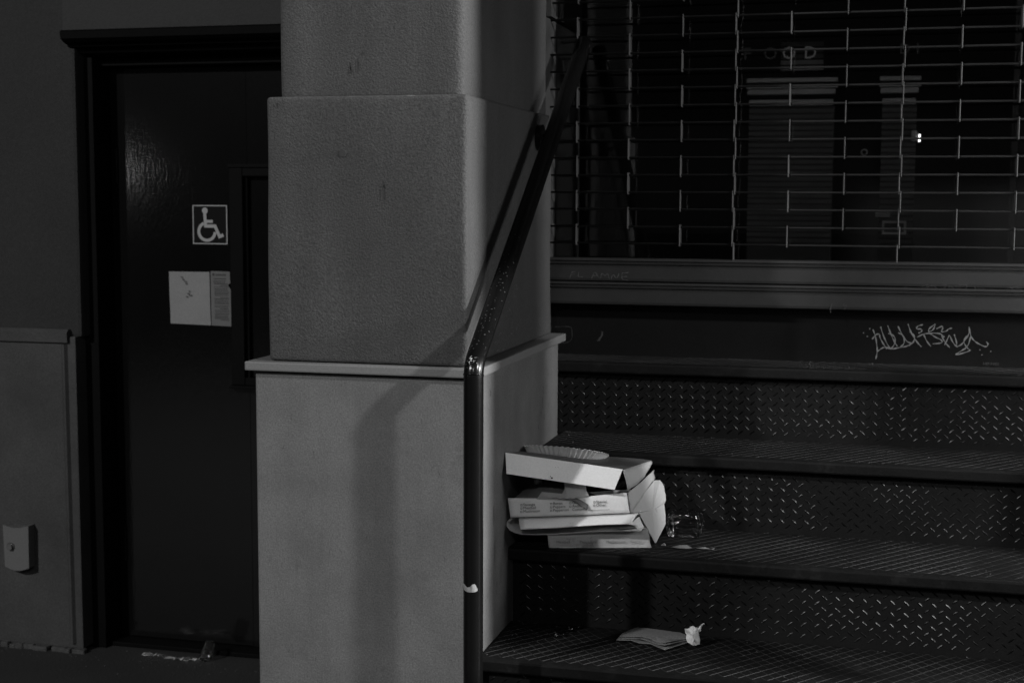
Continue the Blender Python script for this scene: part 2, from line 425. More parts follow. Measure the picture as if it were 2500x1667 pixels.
bm = bmesh.new(); rnd = random.Random(3); x = -3.7
while x < -2.62:   # broken mortar along the foot of the wall
    w = rnd.uniform(0.02, 0.06)
    box(bm, x, min(x+w, -2.600), 4.222-rnd.uniform(0, .008), 4.245, -0.004, 0.010+rnd.uniform(0, 0.008), bev=0.003, seg=1); x += w*rnd.uniform(0.85, 1.25)
o = obj('mortar_bits', bm, M_skirt, t); o['kind'] = 'stuff'

t = thing('cover_plate', (-2.83, 4.23, 0.36), 'light grey cover plate with curved ends and a dark button, low on the left pilaster', 'cover plate')
bm = bmesh.new(); n = 10; W0, W1 = -2.887, -2.790; Z0, Z1 = 0.292, 0.438
F = []
for i in range(n+1):
    u = i/n; F.append((W0+(W1-W0)*u+0.002*math.sin(i*2), Z1-0.009*math.sin(math.pi*u)))
for i in range(n+1):
    u = 1-i/n; F.append((W0+(W1-W0)*u+0.004*(1-u), Z0-0.012*math.sin(math.pi*u)))
fr = [bm.verts.new((x, 4.200, z)) for x, z in F]; bk = [bm.verts.new((x, 4.24, z)) for x, z in F]
bm.faces.new(fr); bm.faces.new(bk[::-1])
for i in range(len(F)): bm.faces.new((fr[i], bk[i], bk[(i+1) % len(F)], fr[(i+1) % len(F)]))
bmesh.ops.recalc_face_normals(bm, faces=bm.faces)
obj('plate', bm, M_plastic, t)
bm = bmesh.new(); disc(bm, (-2.858, 4.199, 0.363), 0.0150, 0.004); obj('bezel', bm, M_button, t)
bm = bmesh.new(); disc(bm, (-2.858, 4.194, 0.363), 0.0105, 0.010); bmesh.ops.bevel(bm, geom=[e for e in bm.edges if len(e.link_faces) == 2 and e.calc_face_angle(0) > 1], offset=0.003, segments=2, affect='EDGES')
obj('button', bm, mat('button_face', 0.08, 0.25), t)

# ------------------------------------------------------------------ wall and door
t = thing('facade_wall', (-1.6, 4.5, 0), 'stucco wall above and beside the recessed dark door', 'wall')
obj('wall_over_door', bx(-2.632, -0.98, 4.244, 4.70, 2.101, 3.2), M_lintelwall, t)
obj('wall_beside_door', bx(-1.62, -0.985, 4.045, 4.70, 0, 2.093), M_lintelwall, t)
t = thing('door_surround', (-2.1, 4.3, 0), 'black painted door frame with a projecting moulded lintel', 'door frame')
bm = bmesh.new()
extrude_x(bm, [(4.42, 2.02), (4.275, 2.028), (4.268, 2.036), (4.262, 2.042), (4.240, 2.046), (4.236, 2.052), (4.215, 2.058), (4.196, 2.068), (4.192, 2.090), (4.200, 2.096), (4.42, 2.100)], -2.612, -1.60)
obj('lintel', bm, M_trim, t)
obj('jamb', bx(-2.618, -2.562, 4.302, 4.45, 0, 2.018, bev=0.004), M_trim, t)
obj('jamb', bx(-1.68, -1.622, 4.302, 4.45, 0, 2.018, bev=0.004), M_trim, t)
obj('head', bx(-2.560, -1.682, 4.345, 4.45, 1.992, 2.018, bev=0.003), M_trim, t)
obj('threshold', bx(-2.56, -1.68, 4.33, 4.46, 0.0, 0.016, bev=0.003), M_trim, t)

t = thing('door', (-2.1, 4.42, 0), 'glossy black door with a narrow window, partly hidden by the pillar', 'door')
bm = bmesh.new()
wx0, wx1, wz0, wz1 = -2.052, -1.80, 0.945, 1.622      # window opening
box(bm, -2.556, wx0, 4.400, 4.445, 0.018, 1.989, bev=0.003); box(bm, wx1, -1.684, 4.400, 4.445, 0.018, 1.989, bev=0.003)
box(bm, wx0, wx1, 4.4002, 4.4448, 0.018, wz0); box(bm, wx0, wx1, 4.4002, 4.4448, wz1, 1.989)
obj('leaf', bm, M_door, t)
f = bmesh.new(); g = 0.040
for a in ((wx0-g-0.02, wx0-0.012, wz0-0.02, wz1+0.032), (wx1, wx1+g, wz0-0.02, wz1+0.032)):
    box(f, a[0], a[1], 4.384, 4.402, a[2], a[3], bev=0.003)
box(f, wx0-g-0.024, wx1+g+0.004, 4.380, 4.402, wz1+0.032, wz1+0.044, bev=0.002)
box(f, wx0-0.012, wx1, 4.386, 4.402, wz1+0.004, wz1+0.032, bev=0.002)
box(f, wx0-g-0.024, wx1+g+0.004, 4.366, 4.402, wz0-0.030, wz0-0.020, bev=0.002)
box(f, wx0-0.012, wx1, 4.386, 4.402, wz0-0.020, wz0+0.006, bev=0.002)
wf = obj('window_frame', f, M_trim, t)
obj('pane', bx(wx0, wx1, 4.416, 4.424, wz0, wz1), M_door, wf)
bm = bmesh.new(); disc(bm, (-2.535, 4.398, 1.66), 0.007, 0.12, 'Z', 10); obj('hinge', bm, M_trim, t)
bm = bmesh.new(); disc(bm, (-2.535, 4.398, 0.35), 0.007, 0.12, 'Z', 10); obj('hinge', bm, M_trim, t)

# accessibility sign
cx0, cx1, cz0, cz1 = -2.254, -2.124, 1.397, 1.531; Yd = 4.400
t = thing('accessibility_sign', ((cx0+cx1)/2, Yd-0.003, cz0), 'square wheelchair symbol sticker on the dark door above the papers', 'sign')
obj('plate', bx(cx0, cx1, Yd-0.003, Yd-0.0005, cz0, cz1), M_signblue, t)
bm = bmesh.new(); e = 0.0036; k = 0.0015
for a in ((cx0+k, cx1-k, cz1-k-e, cz1-k), (cx0+k, cx1-k, cz0+k, cz0+k+e), (cx0+k, cx0+k+e, cz0+k+e, cz1-k-e), (cx1-k-e, cx1-k, cz0+k+e, cz1-k-e)):
    box(bm, a[0], a[1], Yd-0.0042, Yd-0.003, a[2], a[3])
obj('border', bm, M_signwhite, t)
S = lambda u, v: (cx0+(cx1-cx0)*(u-345)/270.0, cz1-(cz1-cz0)*(v-125)/309.0)
bm = bmesh.new()
def thick(pts, w, y):
    b2 = bmesh.new(); P = [Vector(S(*p)) for p in pts]; w = w*(cx1-cx0)/270.0
    L = []
    for i, p in enumerate(P):
        if i == 0: d = P[1]-p; m_ = 1
        elif i == len(P)-1: d = p-P[i-1]; m_ = 1
        else:
            d1 = (p-P[i-1]).normalized(); d2 = (P[i+1]-p).normalized(); d = d1+d2; m_ = min(1.6, 1/max(0.3, d.normalized().dot(d1)))
        d = d.normalized(); nn = Vector((-d.y, d.x))*m_
        L.append((bm.verts.new((p.x+nn.x*w/2, y, p.y+nn.y*w/2)), bm.verts.new((p.x-nn.x*w/2, y, p.y-nn.y*w/2))))
    for i in range(len(L)-1): bm.faces.new((L[i][0], L[i][1], L[i+1][1], L[i+1][0]))
thick([(441, 190), (447, 290), (519, 290), (553, 371), (582, 358)], 23, Yd-0.0046)
thick([(452, 254), (503, 254)], 21, Yd-0.0050)
arc = []
for i in range(31):
    a = R(112+i*(362-112-5)/30.0*1.0)
    arc.append((457+62*math.cos(a)*1.0, 333-68*math.sin(a)))
thick(arc, 22, Yd-0.0054)
o_ = obj('wheelchair_symbol', bm, M_signwhite, t)
bm = bmesh.new(); hx, hz = S(444, 171); disc(bm, (hx, Yd-0.0045, hz), 0.0105, 0.002); obj('symbol_head', bm, M_signwhite, t)

# papers on the door
t = thing('paper_notice', (-2.268, 4.397, 1.125), 'blank pale sheet taped to the dark door, left of the printed notice', 'notice')
obj('sheet', patch([(-2.343, 4.3985, 1.127), (-2.193, 4.398, 1.124), (-2.195, 4.398, 1.305), (-2.346, 4.3985, 1.304)], 10, 12, wob=0.0018, seed=2.2, th=0.0006), M_paper, t)
bm = bmesh.new(); rnd = random.Random(5)
for (x, z, w) in ((-2.300, 1.288, .006), (-2.296, 1.280, .008), (-2.289, 1.273, .010), (-2.284, 1.266, .007), (-2.272, 1.240, .006), (-2.278, 1.232, .010), (-2.272, 1.226, .012), (-2.282, 1.221, .007)):
    stroke(bm, [(x, z), (x+w*.5, z-.003), (x+w, z-.001)], 0.004, 4.3955)
o = obj('faded_marks', bm, M_inkgrey, t); o['kind'] = 'stuff'
t = thing('printed_notice', (-2.155, 4.397, 1.125), 'narrow grey printed notice with torn right edge, beside the blank sheet on the door', 'notice')
b_ = bmesh.new()
pts = [(-2.190, 1.124), (-2.116, 1.122), (-2.1165, 1.245), (-2.127, 1.262), (-2.119, 1.268), (-2.120, 1.307), (-2.191, 1.308)]
A = [b_.verts.new((x, 4.3975, z)) for x, z in pts]; B = [b_.verts.new((x, 4.3985, z)) for x, z in pts]
b_.faces.new(A); b_.faces.new(B[::-1])
for i in range(len(A)): b_.faces.new((A[i], B[i], B[(i+1) % len(A)], A[(i+1) % len(A)]))
bmesh.ops.recalc_face_normals(b_, faces=b_.faces)
obj('sheet', b_, M_paper2, t)
bm = bmesh.new(); disc(bm, (-2.180, 4.3968, 1.2965), 0.0042, 0.0008)
join(bm, text_bm('severia', 0.0135, face_frame((-2.172, 4.3966, 1.2925), (1, 0, 0))))
obj('heading', bm, M_ink, t)
bm = bmesh.new(); rnd = random.Random(11); z = 1.281; i = 0
while z > 1.137:
    x = -2.180 if i < 3 else -2.177
    end = -2.135 if z > 1.266 else -2.124
    if i % 7 == 4: x += 0.020
    while x < end-0.004:
        w = rnd.uniform(0.003, 0.009); w = min(w, end-x)
        box(bm, x, x+w, 4.3966, 4.3972, z, z+0.0022+0.0008*(i % 3 == 0)); x += w+0.0013
    z -= 0.0052 if i % 5 else 0.0070; i += 1
o = obj('printed_lines', bm, M_inkgrey, t); o['kind'] = 'stuff'

# ------------------------------------------------------------------ the big pillar
t = thing('stucco_pillar', (-1.2, 3.6, 0), 'large stucco pillar with a lighter smooth base between the door and the steps', 'pillar')
bm = bmesh.new(); box(bm, -1.465, -0.907, 3.169, 4.050, 0.0, 1.136, bev=0.007, seg=3)
obj('base', bm, M_base, t, smooth=False)
bm = bmesh.new(); box(bm, -1.484, -0.893, 3.150, 4.090, 1.1375, 1.160, bev=0.004)
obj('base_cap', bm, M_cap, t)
def soft_block(x0, x1, y0, y1, z0, z1, bev, amp, taper=0.0):
    bm = bmesh.new(); box(bm, x0, x1, y0, y1, z0, z1, bev=bev, seg=4)
    # loop cuts so the plaster can be slightly uneven
    for ax, lo, hi, st in ((2, z0, z1, 0.06), (0, x0, x1, 0.06), (1, y0, y1, 0.08)):
        c = lo+st
        while c < hi-bev:
            co = Vector((0, 0, 0)); co[ax] = c; no = Vector((0, 0, 0)); no[ax] = 1
            bmesh.ops.bisect_plane(bm, geom=bm.verts[:]+bm.edges[:]+bm.faces[:], plane_co=co, plane_no=no); c += st
    for v in bm.verts:
        p = v.co*4.0
        v.co.x += amp*noise.noise(p); v.co.y += amp*noise.noise(p+Vector((9, 3, 1)))
        k = (v.co.z-z0)/(z1-z0)
        if taper: v.co.x += taper*k*(1 if v.co.x < (x0+x1)/2 else -0.6)
    return bm
obj('lower_shaft', soft_block(-1.427, -0.929, 3.168, 4.045, 1.1615, 1.792, 0.011, 0.0025), M_stucco, t, smooth=True)
obj('upper_shaft', soft_block(-1.399, -0.944, 3.186, 4.035, 1.78, 3.25, 0.020, 0.003), M_stucco, t, smooth=True)
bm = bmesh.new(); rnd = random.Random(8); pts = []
for i in range(61):   # pale strip that puts the joint's highlight into colour
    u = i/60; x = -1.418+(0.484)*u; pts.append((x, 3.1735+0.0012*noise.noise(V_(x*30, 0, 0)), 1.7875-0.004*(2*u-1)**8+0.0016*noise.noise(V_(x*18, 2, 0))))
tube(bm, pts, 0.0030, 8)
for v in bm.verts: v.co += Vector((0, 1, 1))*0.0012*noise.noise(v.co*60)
obj('joint_highlight', bm, mat('joint_highlight_paint', 0.11, 0.9, var=0.8, scale=40, fine=0.9), t, smooth=True)
bm = bmesh.new(); disc(bm, (-1.232, 3.1680, 1.658), 0.0085, 0.006); obj('plug', bm, mat('plug_filler', 0.02, 0.9, fine=0.52), t)
bm = bmesh.new(); rnd = random.Random(21)
for (x, z, dx, dz) in ((-1.222, 1.872, .004, -.020), (-1.219, 1.862, .002, -.016), (-1.224, 1.849, .006, -.004), (-1.201, 1.880, .001, -.034), (-1.1875, 1.894, -.004, -.010), (-1.134, 1.592, .003, -.014), (-1.131, 1.583, -.003, -.011), (-1.132, 1.575, 0, -.03), (-1.056, 1.552, .001, -.006), (-1.40, 1.778, .001, -.012)):
    y0 = 3.185 if z > 1.80 else 3.166
    stroke(bm, [(x, z), (x+dx*.5+.0007, z+dz*.5), (x+dx, z+dz)], 0.0030, y0-0.0006, smooth=1)
for i in range(60):
    lowp = i % 2; x = rnd.uniform(-1.42, -0.95); z = rnd.uniform(0.40, 1.08) if lowp else rnd.uniform(1.2, 1.76); L_ = rnd.uniform(0.004, 0.022); a = rnd.gauss(-1.6, .3)
    stroke(bm, [(x, z), (x+L_*math.cos(a)*.5+rnd.uniform(-.001, .001), z+L_*math.sin(a)*.5), (x+L_*math.cos(a), z+L_*math.sin(a))], rnd.uniform(.0004, .0011), (3.1685 if lowp else 3.1660)-.0004, smooth=1, taper=True)
o = obj('stains', bm, mat('stain', 0.016, 0.9, var=0.4, scale=80), t); o['kind'] = 'stuff'
bm = bmesh.new()
for (a, b) in (((-1.110, .565), (-1.104, .553)), ((-1.105, .51), (-1.103, .498)), ((-1.30, .98), (-1.298, .97)), ((-1.236, .74), (-1.230, .728))):
    stroke(bm, [a, b], 0.0016, 3.1685, smooth=1)
for i in range(40):
    x = rnd.uniform(-1.44, -0.93); z = rnd.uniform(0.37, 1.10); L_ = rnd.uniform(0.004, 0.016); a = rnd.uniform(-1.9, -1.2)
    stroke(bm, [(x, z), (x+L_*math.cos(a)*.5, z+L_*math.sin(a)*.5), (x+L_*math.cos(a), z+L_*math.sin(a))], rnd.uniform(.0005, .0010), 3.1685, smooth=1)
o = obj('nicks', bm, mat('nick', 0.13, 0.8), t); o['kind'] = 'stuff'
# scratches on the side of the shaft, facing the steps
bm = bmesh.new(); rnd = random.Random(31)
def side_stroke(bm, pts, w, x):
    b2 = bmesh.new(); stroke(b2, pts, w, 0.0, smooth=1)
    for v in b2.verts: v.co = Vector((x, v.co.x, v.co.z))
    join(bm, b2)
for i in range(26):
    y = rnd.uniform(3.40, 3.62); z = rnd.uniform(1.17, 1.36); L_ = rnd.uniform(0.008, 0.03); a = rnd.uniform(-0.5, 0.7)
    side_stroke(bm, [(y, z), (y+L_*math.cos(a)*.6, z+L_*math.sin(a)+.002), (y+L_*math.cos(a), z+L_*math.sin(a))], 0.0012, -0.9245)
for i in range(10):
    y = rnd.uniform(3.25, 3.55); z = rnd.uniform(1.0, 1.11); L_ = rnd.uniform(0.01, 0.04); a = rnd.uniform(-1.2, 0.2)
    side_stroke(bm, [(y, z), (y+L_*math.cos(a), z+L_*math.sin(a))], 0.0014, -0.9062)
o = obj('scratches', bm, mat('scratched_plaster', 0.12, 0.8, var=0.5, scale=60), t); o['kind'] = 'stuff'
bm = bmesh.new()
for (y, z, l) in ((3.86, 1.03, .02), (3.85, 1.00, .03), (3.83, .965, .012), (3.87, .95, .015), (3.80, .93, .01), (3.30, 1.09, .012)):
    side_stroke(bm, [(y, z), (y+.003, z-l*.5), (y-.001, z-l)], 0.005, -0.9060)
for (y, z, l) in ((3.33, .80, .05), (3.34, .71, .06), (3.40, .64, .05), (3.36, .60, .03)):
    side_stroke(bm, [(y, z), (y+.004, z-l*.5), (y-.001, z-l)], 0.003, -0.9060)
o = obj('side_stains', bm, mat('side_stain', 0.04, 0.9, var=0.4, scale=80), t); o['kind'] = 'stuff'

# unseen post added to the right to block light off the pillar side
t = thing('light_block_post', (0.64, 2.66, 0), 'unseen square stucco post added right of the steps to block light', 'column')
obj('shaft', bx(0.50, 0.78, 2.527, 2.80, 0, 3.6, bev=0.010), M_stucco, t)

t = thing('light_block_pillar', (1.25, 3.6, 0), 'unseen stucco pillar added at the right to narrow the side light', 'pillar')  # added unseen pillar that cuts the far light to a strip
obj('base', bx(0.95, 1.60, 3.254, 4.06, 0.0, 1.136, bev=0.007), M_base, t)
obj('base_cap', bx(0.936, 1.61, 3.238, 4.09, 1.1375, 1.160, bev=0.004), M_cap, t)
obj('shaft', bx(0.972, 1.58, 3.256, 4.05, 1.1615, 3.25, bev=0.010), M_stucco, t)

# ------------------------------------------------------------------ steps
XL, XR = -0.905, 0.949
t = thing('steel_steps', (0.3, 3.2, 0), 'black steel steps with raised diamond plate risers and patterned treads', 'steps')
levels = [(0.081, 2.49, 2.86, XL-0.4), (0.270, 2.82, 3.20, XL+0.002), (0.461, 3.180, 3.503, XL), (0.660, 3.473, 3.826, XL), (0.864, 3.796, 4.114, XL), (1.077, 4.084, 4.292, -1.0)]
def lug_mesh(sign):
    """one lens shaped raised lug lying in the XZ plane, raised toward -Y"""
    L_, W_, H_ = 0.0110, 0.0024, 0.0014
    pts = [(-L_, 0), (-L_*.55, W_*.72), (0, W_), (L_*.55, W_*.72), (L_, 0), (L_*.55, -W_*.72), (0, -W_), (-L_*.55, -W_*.72)]
    rid = [(-L_*.62, 0), (0, 0.0), (L_*.62, 0)]
    c, s = math.cos(R(40)*sign), math.sin(R(40)*sign)
    rot = lambda p: (p[0]*c-p[1]*s, p[0]*s+p[1]*c)
    return [rot(p) for p in pts], [rot(p) for p in rid], H_
def add_lug(V, F, x, y, z, sign, k=1.0):
    pts, rid, h = lug_mesh(sign); b = len(V)
    for p in pts: V.append((x+p[0]*k, y, z+p[1]*k))
    wr = max(.35, min(1.15, .85+1.1*noise.noise(V_(x*4, y*3, z*5))))
    for i, p in enumerate(rid): V.append((x+p[0]*k, y-h*wr*(1 if i == 1 else .85), z+p[1]*k))
    P = lambda i: b+i
    F += [(P(0), P(8), P(1)), (P(1), P(8), P(9), P(2)), (P(2), P(9), P(10), P(3)), (P(3), P(10), P(4)), (P(4), P(10), P(5)), (P(5), P(10), P(9), P(6)), (P(6), P(9), P(8), P(7)), (P(7), P(8), P(0))]
def mesh_obj(name, V, F, m, parent, smooth=False):
    me = bpy.data.meshes.new(name); me.from_pydata(V, [], F); me.materials.append(m); me.validate()
    bm_ = bmesh.new(); bm_.from_mesh(me); bmesh.ops.recalc_face_normals(bm_, faces=bm_.faces); bm_.to_mesh(me); bm_.free()
    if smooth:
        for p in me.polygons: p.use_smooth = True
    o = bpy.data.objects.new(name, me); COL.objects.link(o); o.parent = parent; o.matrix_parent_inverse = Matrix.Translation(t.location).inverted() if parent.type == 'EMPTY' else Matrix.Identity(4)
    return o
def clip(p, q, x0, x1, y0, y1):
    t0, t1 = 0.0, 1.0; d = (q[0]-p[0], q[1]-p[1])
    for pp, qq in ((-d[0], p[0]-x0), (d[0], x1-p[0]), (-d[1], p[1]-y0), (d[1], y1-p[1])):
        if abs(pp) < 1e-9:
            if qq < 0: return None
        else:
            r = qq/pp
            if pp < 0: t0 = max(t0, r)
            else: t1 = min(t1, r)
    if t0 >= t1: return None
    return (p[0]+d[0]*t0, p[1]+d[1]*t0), (p[0]+d[0]*t1, p[1]+d[1]*t1)
rnd = random.Random(9)
for li, (z, yf, yb, xl) in enumerate(levels):
    # tread plate, with a rolled nosing that hangs down at the front
    nh = 0.030
    bm = bmesh.new()
    box(bm, xl, XR, yf+0.0225, yb-0.001, z-0.006, z)
    tr = obj('tread', bm, M_steel, t)
    bm = bmesh.new()
    nx = 60
    prof = [(yf+0.022, z-0.0002), (yf+0.022, z+0.0012), (yf+0.006, z+0.0012), (yf+0.0015, z-0.001), (yf, z-0.006), (yf, z-nh+0.004), (yf+0.002, z-nh), (yf+0.008, z-nh), (yf+0.008, z-0.008)]
    rows = []
    for i in range(nx+1):
        x = xl-0.001+(XR-xl)*i/nx; dz = 0.0007*noise.noise(Vector((x*9, li*3.1, 0)))
        rows.append([bm.verts.new((x, y_+0.0006*noise.noise(Vector((x*13, li, 5))), z_+dz)) for y_, z_ in prof])
    for i in range(nx):
        for k in range(len(prof)): bm.faces.new((rows[i][k], rows[i][(k+1) % len(prof)], rows[i+1][(k+1) % len(prof)], rows[i+1][k]))
    bm.faces.new(rows[0]); bm.faces.new(rows[-1][::-1]); bmesh.ops.recalc_face_normals(bm, faces=bm.faces)
    obj('nosing', bm, M_steel, t)
    # riser below the nosing
    zb = levels[li-1][0] if li else 0.0
    yr = yf+0.030
    rs = obj('riser', bx(xl+0.004, XR, yr, yr+0.006, zb-0.004, z-0.007), M_riser, t)
    V, F = [], []
    px, pz = 0.0325, 0.0285
    z_ = zb+0.020; j = 0
    while z_ < z-nh-0.006:
        x = xl+0.022+(0.003*li)
        while x < min(XR, 1.05):
            jx, jz, kk = rnd.uniform(-.0006, .0006), rnd.uniform(-.0006, .0006), rnd.uniform(.88, 1.08)
            add_lug(V, F, x+jx, yr, z_+jz, 1, kk)
            if z_+pz/2 < z-nh-0.002: add_lug(V, F, x+px/2-jx, yr, z_+pz/2, -1, kk)
            x += px
        z_ += pz; j += 1
    o = mesh_obj('raised_lugs', V, F, M_lug, rs); o['kind'] = 'stuff'
    # crossing ridges on the tread
    if li in (2, 3, 4, 5):
        V, F = [], []; sp = 0.026
        x0, x1, y0, y1 = xl+0.006, min(XR, 1.0), yf+0.024, yb-0.003
        for sgn in (1, -1):
            ang = R(52)*sgn; L_ = (y1-y0)/math.sin(abs(ang))*math.cos(ang)
            q = x0-(y1-y0)*1.4
            while q < x1+(y1-y0)*1.4:
                p = (q, y0) ; e = (q+sgn*(y1-y0)/math.tan(abs(ang)), y1)
                c = clip(p, e, x0, x1, y0, y1)
                if c:
                    (ax, ay), (bx_, by_) = c; d = Vector((bx_-ax, by_-ay)); ln = d.length
                    if ln > 0.01:
                        d.normalize(); nn = Vector((-d.y, d.x)); ns = max(1, int(ln/0.02)); b0 = None
                        for k in range(ns+1):
                            cx, cy = ax+d.x*ln*k/ns, ay+d.y*ln*k/ns
                            wear = max(0.05, min(1, 0.72+0.75*noise.noise(Vector((cx*5, cy*5, li*2.0)))+0.3*noise.noise(Vector((cx*30, cy*30, li)))))
                            if cy > y1-0.05: wear *= 0.55
                            w = 0.0019*wear; h = 0.0007*wear + (0.00012 if sgn > 0 else 0)
                            base = len(V)
                            V += [(cx+nn.x*w, cy+nn.y*w, z-0.0002), (cx+nn.x*w*.55, cy+nn.y*w*.55, z+h), (cx-nn.x*w*.55, cy-nn.y*w*.55, z+h), (cx-nn.x*w, cy-nn.y*w, z-0.0002)]
                            if k:
                                F += [(base-4, base, base+1, base-3), (base-3, base+1, base+2, base-2), (base-2, base+2, base+3, base-1)]
                q += sp/math.sin(abs(ang))*1.0
        o = mesh_obj('tread_ridges', V, F, M_ridge, tr); o['kind'] = 'stuff'

# ------------------------------------------------------------------ shop front: kick panel, sills, grille
t = thing('shop_front_base', (0, 4.3, 1.07), 'black panel under the shop window with two pale moulded sills and scrawled tags', 'window base')
obj('kick_panel', bx(-1.02, 1.9, 4.290, 4.34, 1.05, 1.235), M_kick, t)
def sill(name, z0, z1, y):
    h = z1-z0; bm = bmesh.new()
    extrude_x(bm, [(y+0.05, z0), (y+0.012, z0), (y+0.002, z0+0.003), (y, z0+0.010), (y+0.001, z0+h*0.62), (y+0.008, z0+h*0.68), (y+0.010, z0+h*0.72),
                   (y+0.003, z0+h*0.75), (y+0.002, z0+h*0.79), (y+0.010, z0+h*0.82), (y+0.012, z0+h*0.86), (y+0.005, z0+h*0.90), (y+0.007, z1-0.001), (y+0.05, z1)], -1.02, 1.7)
    return obj(name, bm, M_sill, t)
sill('lower_sill', 1.2365, 1.3055, 4.2190)
sill('upper_sill', 1.3065, 1.3765, 4.2340)
def strokes(name, S, y, w, m, taper=False):  # drawn line work too small to pick apart
    bm = bmesh.new()
    for i, s in enumerate(S): stroke(bm, s, w, y, th=0.0004+0.00004*i, taper=taper)
    o = obj(name, bm, m, t); o['kind'] = 'stuff'; return o
strokes('pale_tag', TAG_STROKES, 4.290, 0.0040, M_tag)
strokes('dark_tag', SILL_TAG_STROKES, 4.2338, 0.0026, M_tagdark)
strokes('dark_dash', LOWER_SILL_STROKES, 4.2188, 0.0030, M_tagdark)
strokes('scratched_word', SCRATCH_STROKES, 4.2338, 0.0018, M_scratch)
strokes('paint_smear', PANEL_MARK_STROKES, 4.290, 0.0040, M_scratchdim)
strokes('scraped_outline', OUTLINE_STROKES, 4.290, 0.0018, M_scratchdim)
bm = text_bm('HENNIES', 0.011, face_frame((0.295, 4.2893, 1.083), (1, 0, 0))); obj('scrawl', bm, M_scratchdim, t)

t = thing('security_grille', (0, 4.26, 1.38), 'closed roll-down security grille of thin rods and staggered vertical links', 'grille')
rod0 = None; pitch = 0.0515; z0 = 1.421
zr = []; k = 0
while z0+k*pitch < 2.36: zr.append(z0+k*pitch); k += 1
rod_me = None
for k, z in enumerate(zr):
    if rod_me is None:
        bm = bmesh.new(); tube(bm, [(-1.06, 0, 0), (1.7, 0, 0)], 0.0031, 8)
        o = obj('rod', bm, M_grille, t, smooth=True); rod_me = o.data
    else:
        o = bpy.data.objects.new('rod', rod_me); COL.objects.link(o); o.parent = t; o.matrix_parent_inverse = Matrix.Translation(t.location).inverted()
    o.location = (0, 4.262, z); o.rotation_euler = (0, R(random.Random(k).uniform(-.06, .06)), 0)
bm = bmesh.new(); box(bm, -0.0019, 0.0019, -0.014, 0.014, -0.0325, 0.0325, bev=0.0015, seg=1)
link_me = bpy.data.meshes.new('link'); bm.to_mesh(link_me); bm.free(); link_me.materials.append(M_link)
ci = 0; rnd = random.Random(77)
for c in range(-1, 13):
    x = -0.900+c*0.158
    doubled = (c in (3, 6, 9, 12))
    for k in range(-1, len(zr)-1):
        even = (k+c) % 2 == 0
        if not (even or doubled): continue
        if k == -1 and c % 2 == 1 and not doubled: continue
        o = bpy.data.objects.new('link', link_me); COL.objects.link(o); o.parent = t; o.matrix_parent_inverse = Matrix.Translation(t.location).inverted()
        off = 0.0 if not doubled else (0.0022 if even else -0.0022)
        o.location = (x+off+rnd.uniform(-.0006, .0006), 4.262, zr[0]+(k+0.5)*pitch if k >= 0 else zr[0]-0.026)
        o.rotation_euler = (R(rnd.uniform(-1.5, 1.5)), 0, R(rnd.uniform(-3, 3)))
        ci += 1

t = thing('shop_window', (0, 4.33, 1.38), 'dark shop window glass behind the security grille', 'window')
obj('pane', bx(-1.02, 1.7, 4.330, 4.336, 1.376, 2.6), M_glass, t)
obj('frame', bx(-1.02, 1.7, 4.31, 4.36, 2.6, 2.7), M_trim, t)
tt = thing('upper_facade', (0.4, 4.5, 2.6), 'dark facade above the shop window', 'wall')
obj('wall_panel', bx(-0.975, 1.9, 4.20, 4.7, 2.42, 3.2), M_wall, tt)

# room behind the glass; columns and lettering model the opposite facade's reflection
tt = thing('shop_room', (0.3, 5.6, 0.9), 'dark room behind the shop window', 'room')
obj('back_wall', bx(-2.4, 3.2, 6.4, 6.5, 0.5, 3.2), M_room, tt)
obj('side_wall', bx(-2.5, -2.4, 4.75, 6.4, 0.5, 3.2), M_room, tt)
obj('side_wall', bx(3.2, 3.3, 4.35, 6.4, 0.5, 3.2), M_room, tt)
obj('room_floor', bx(-2.4, 3.2, 4.72, 6.4, 0.85, 0.9), M_room, tt)
obj('room_ceiling', bx(-2.4, 3.2, 4.72, 6.4, 3.1, 3.2), M_room, tt)
lamp('room_fill_light', (0.1, 4.80, 3.02), (-0.15, 5.6, 1.8), 0.10, 0.3)  # added hidden fill that brightens the shapes behind the glass
def reflected_column(x0, x1, label):
    c = thing('reflected_column', ((x0+x1)/2, 5.6, 0.9), label, 'column', 'columns modelling the window reflection')
    obj('body', bx(x0+0.012, x1-0.012, 5.61, 5.70, 0.9, 1.915), mat('column_body', 0.035, 0.8, var=0.4, scale=9), c)
    for z, h, e in ((2.010, .016, .0), (1.986, .014, .0), (1.966, .020, -.004), (1.925, .022, -.012)):
        obj('moulding', bx(x0-e, x1+e-(0.0 if e == 0 else 0.004), 5.585, 5.61, z-h/2, z+h/2, bev=0.003), M_roomtrim, c)
    sm = None
    for k in range(24):
        z = 1.895-k*0.0215
        if sm is None:
            o = obj('slat', bx(x0+0.012, x1-0.012, -0.003, 0.003, -0.0075, 0.0075), mat('column_slat', 0.075, 0.8, var=0.5, scale=7), c); sm = o.data
        else:
            o = bpy.data.objects.new('slat', sm); COL.objects.link(o); o.parent = c; o.matrix_parent_inverse = Matrix.Translation(c.location).inverted()
        o.location = (0, 5.604, z); o.rotation_euler = (R(14), 0, 0)
reflected_column(-0.519, -0.175, 'wider slatted column modelling a reflection in the glass under the FOOD lettering')
reflected_column(-0.022, 0.128, 'narrower slatted column modelling a reflection in the glass, right of the wider one')
s = thing('food_sign', (-0.31, 5.58, 2.05), 'dim FOOD lettering modelling a reflection in the shop glass above the wider column', 'sign')
for k in range(5):
    obj('slat', bx(-0.391, -0.231, 5.60, 5.604, 2.046+k*.0225, 2.046+k*.0225+0.017), mat('sign_slat', 0.13 if k < 2 else 0.05, 0.8, var=0.3), s)
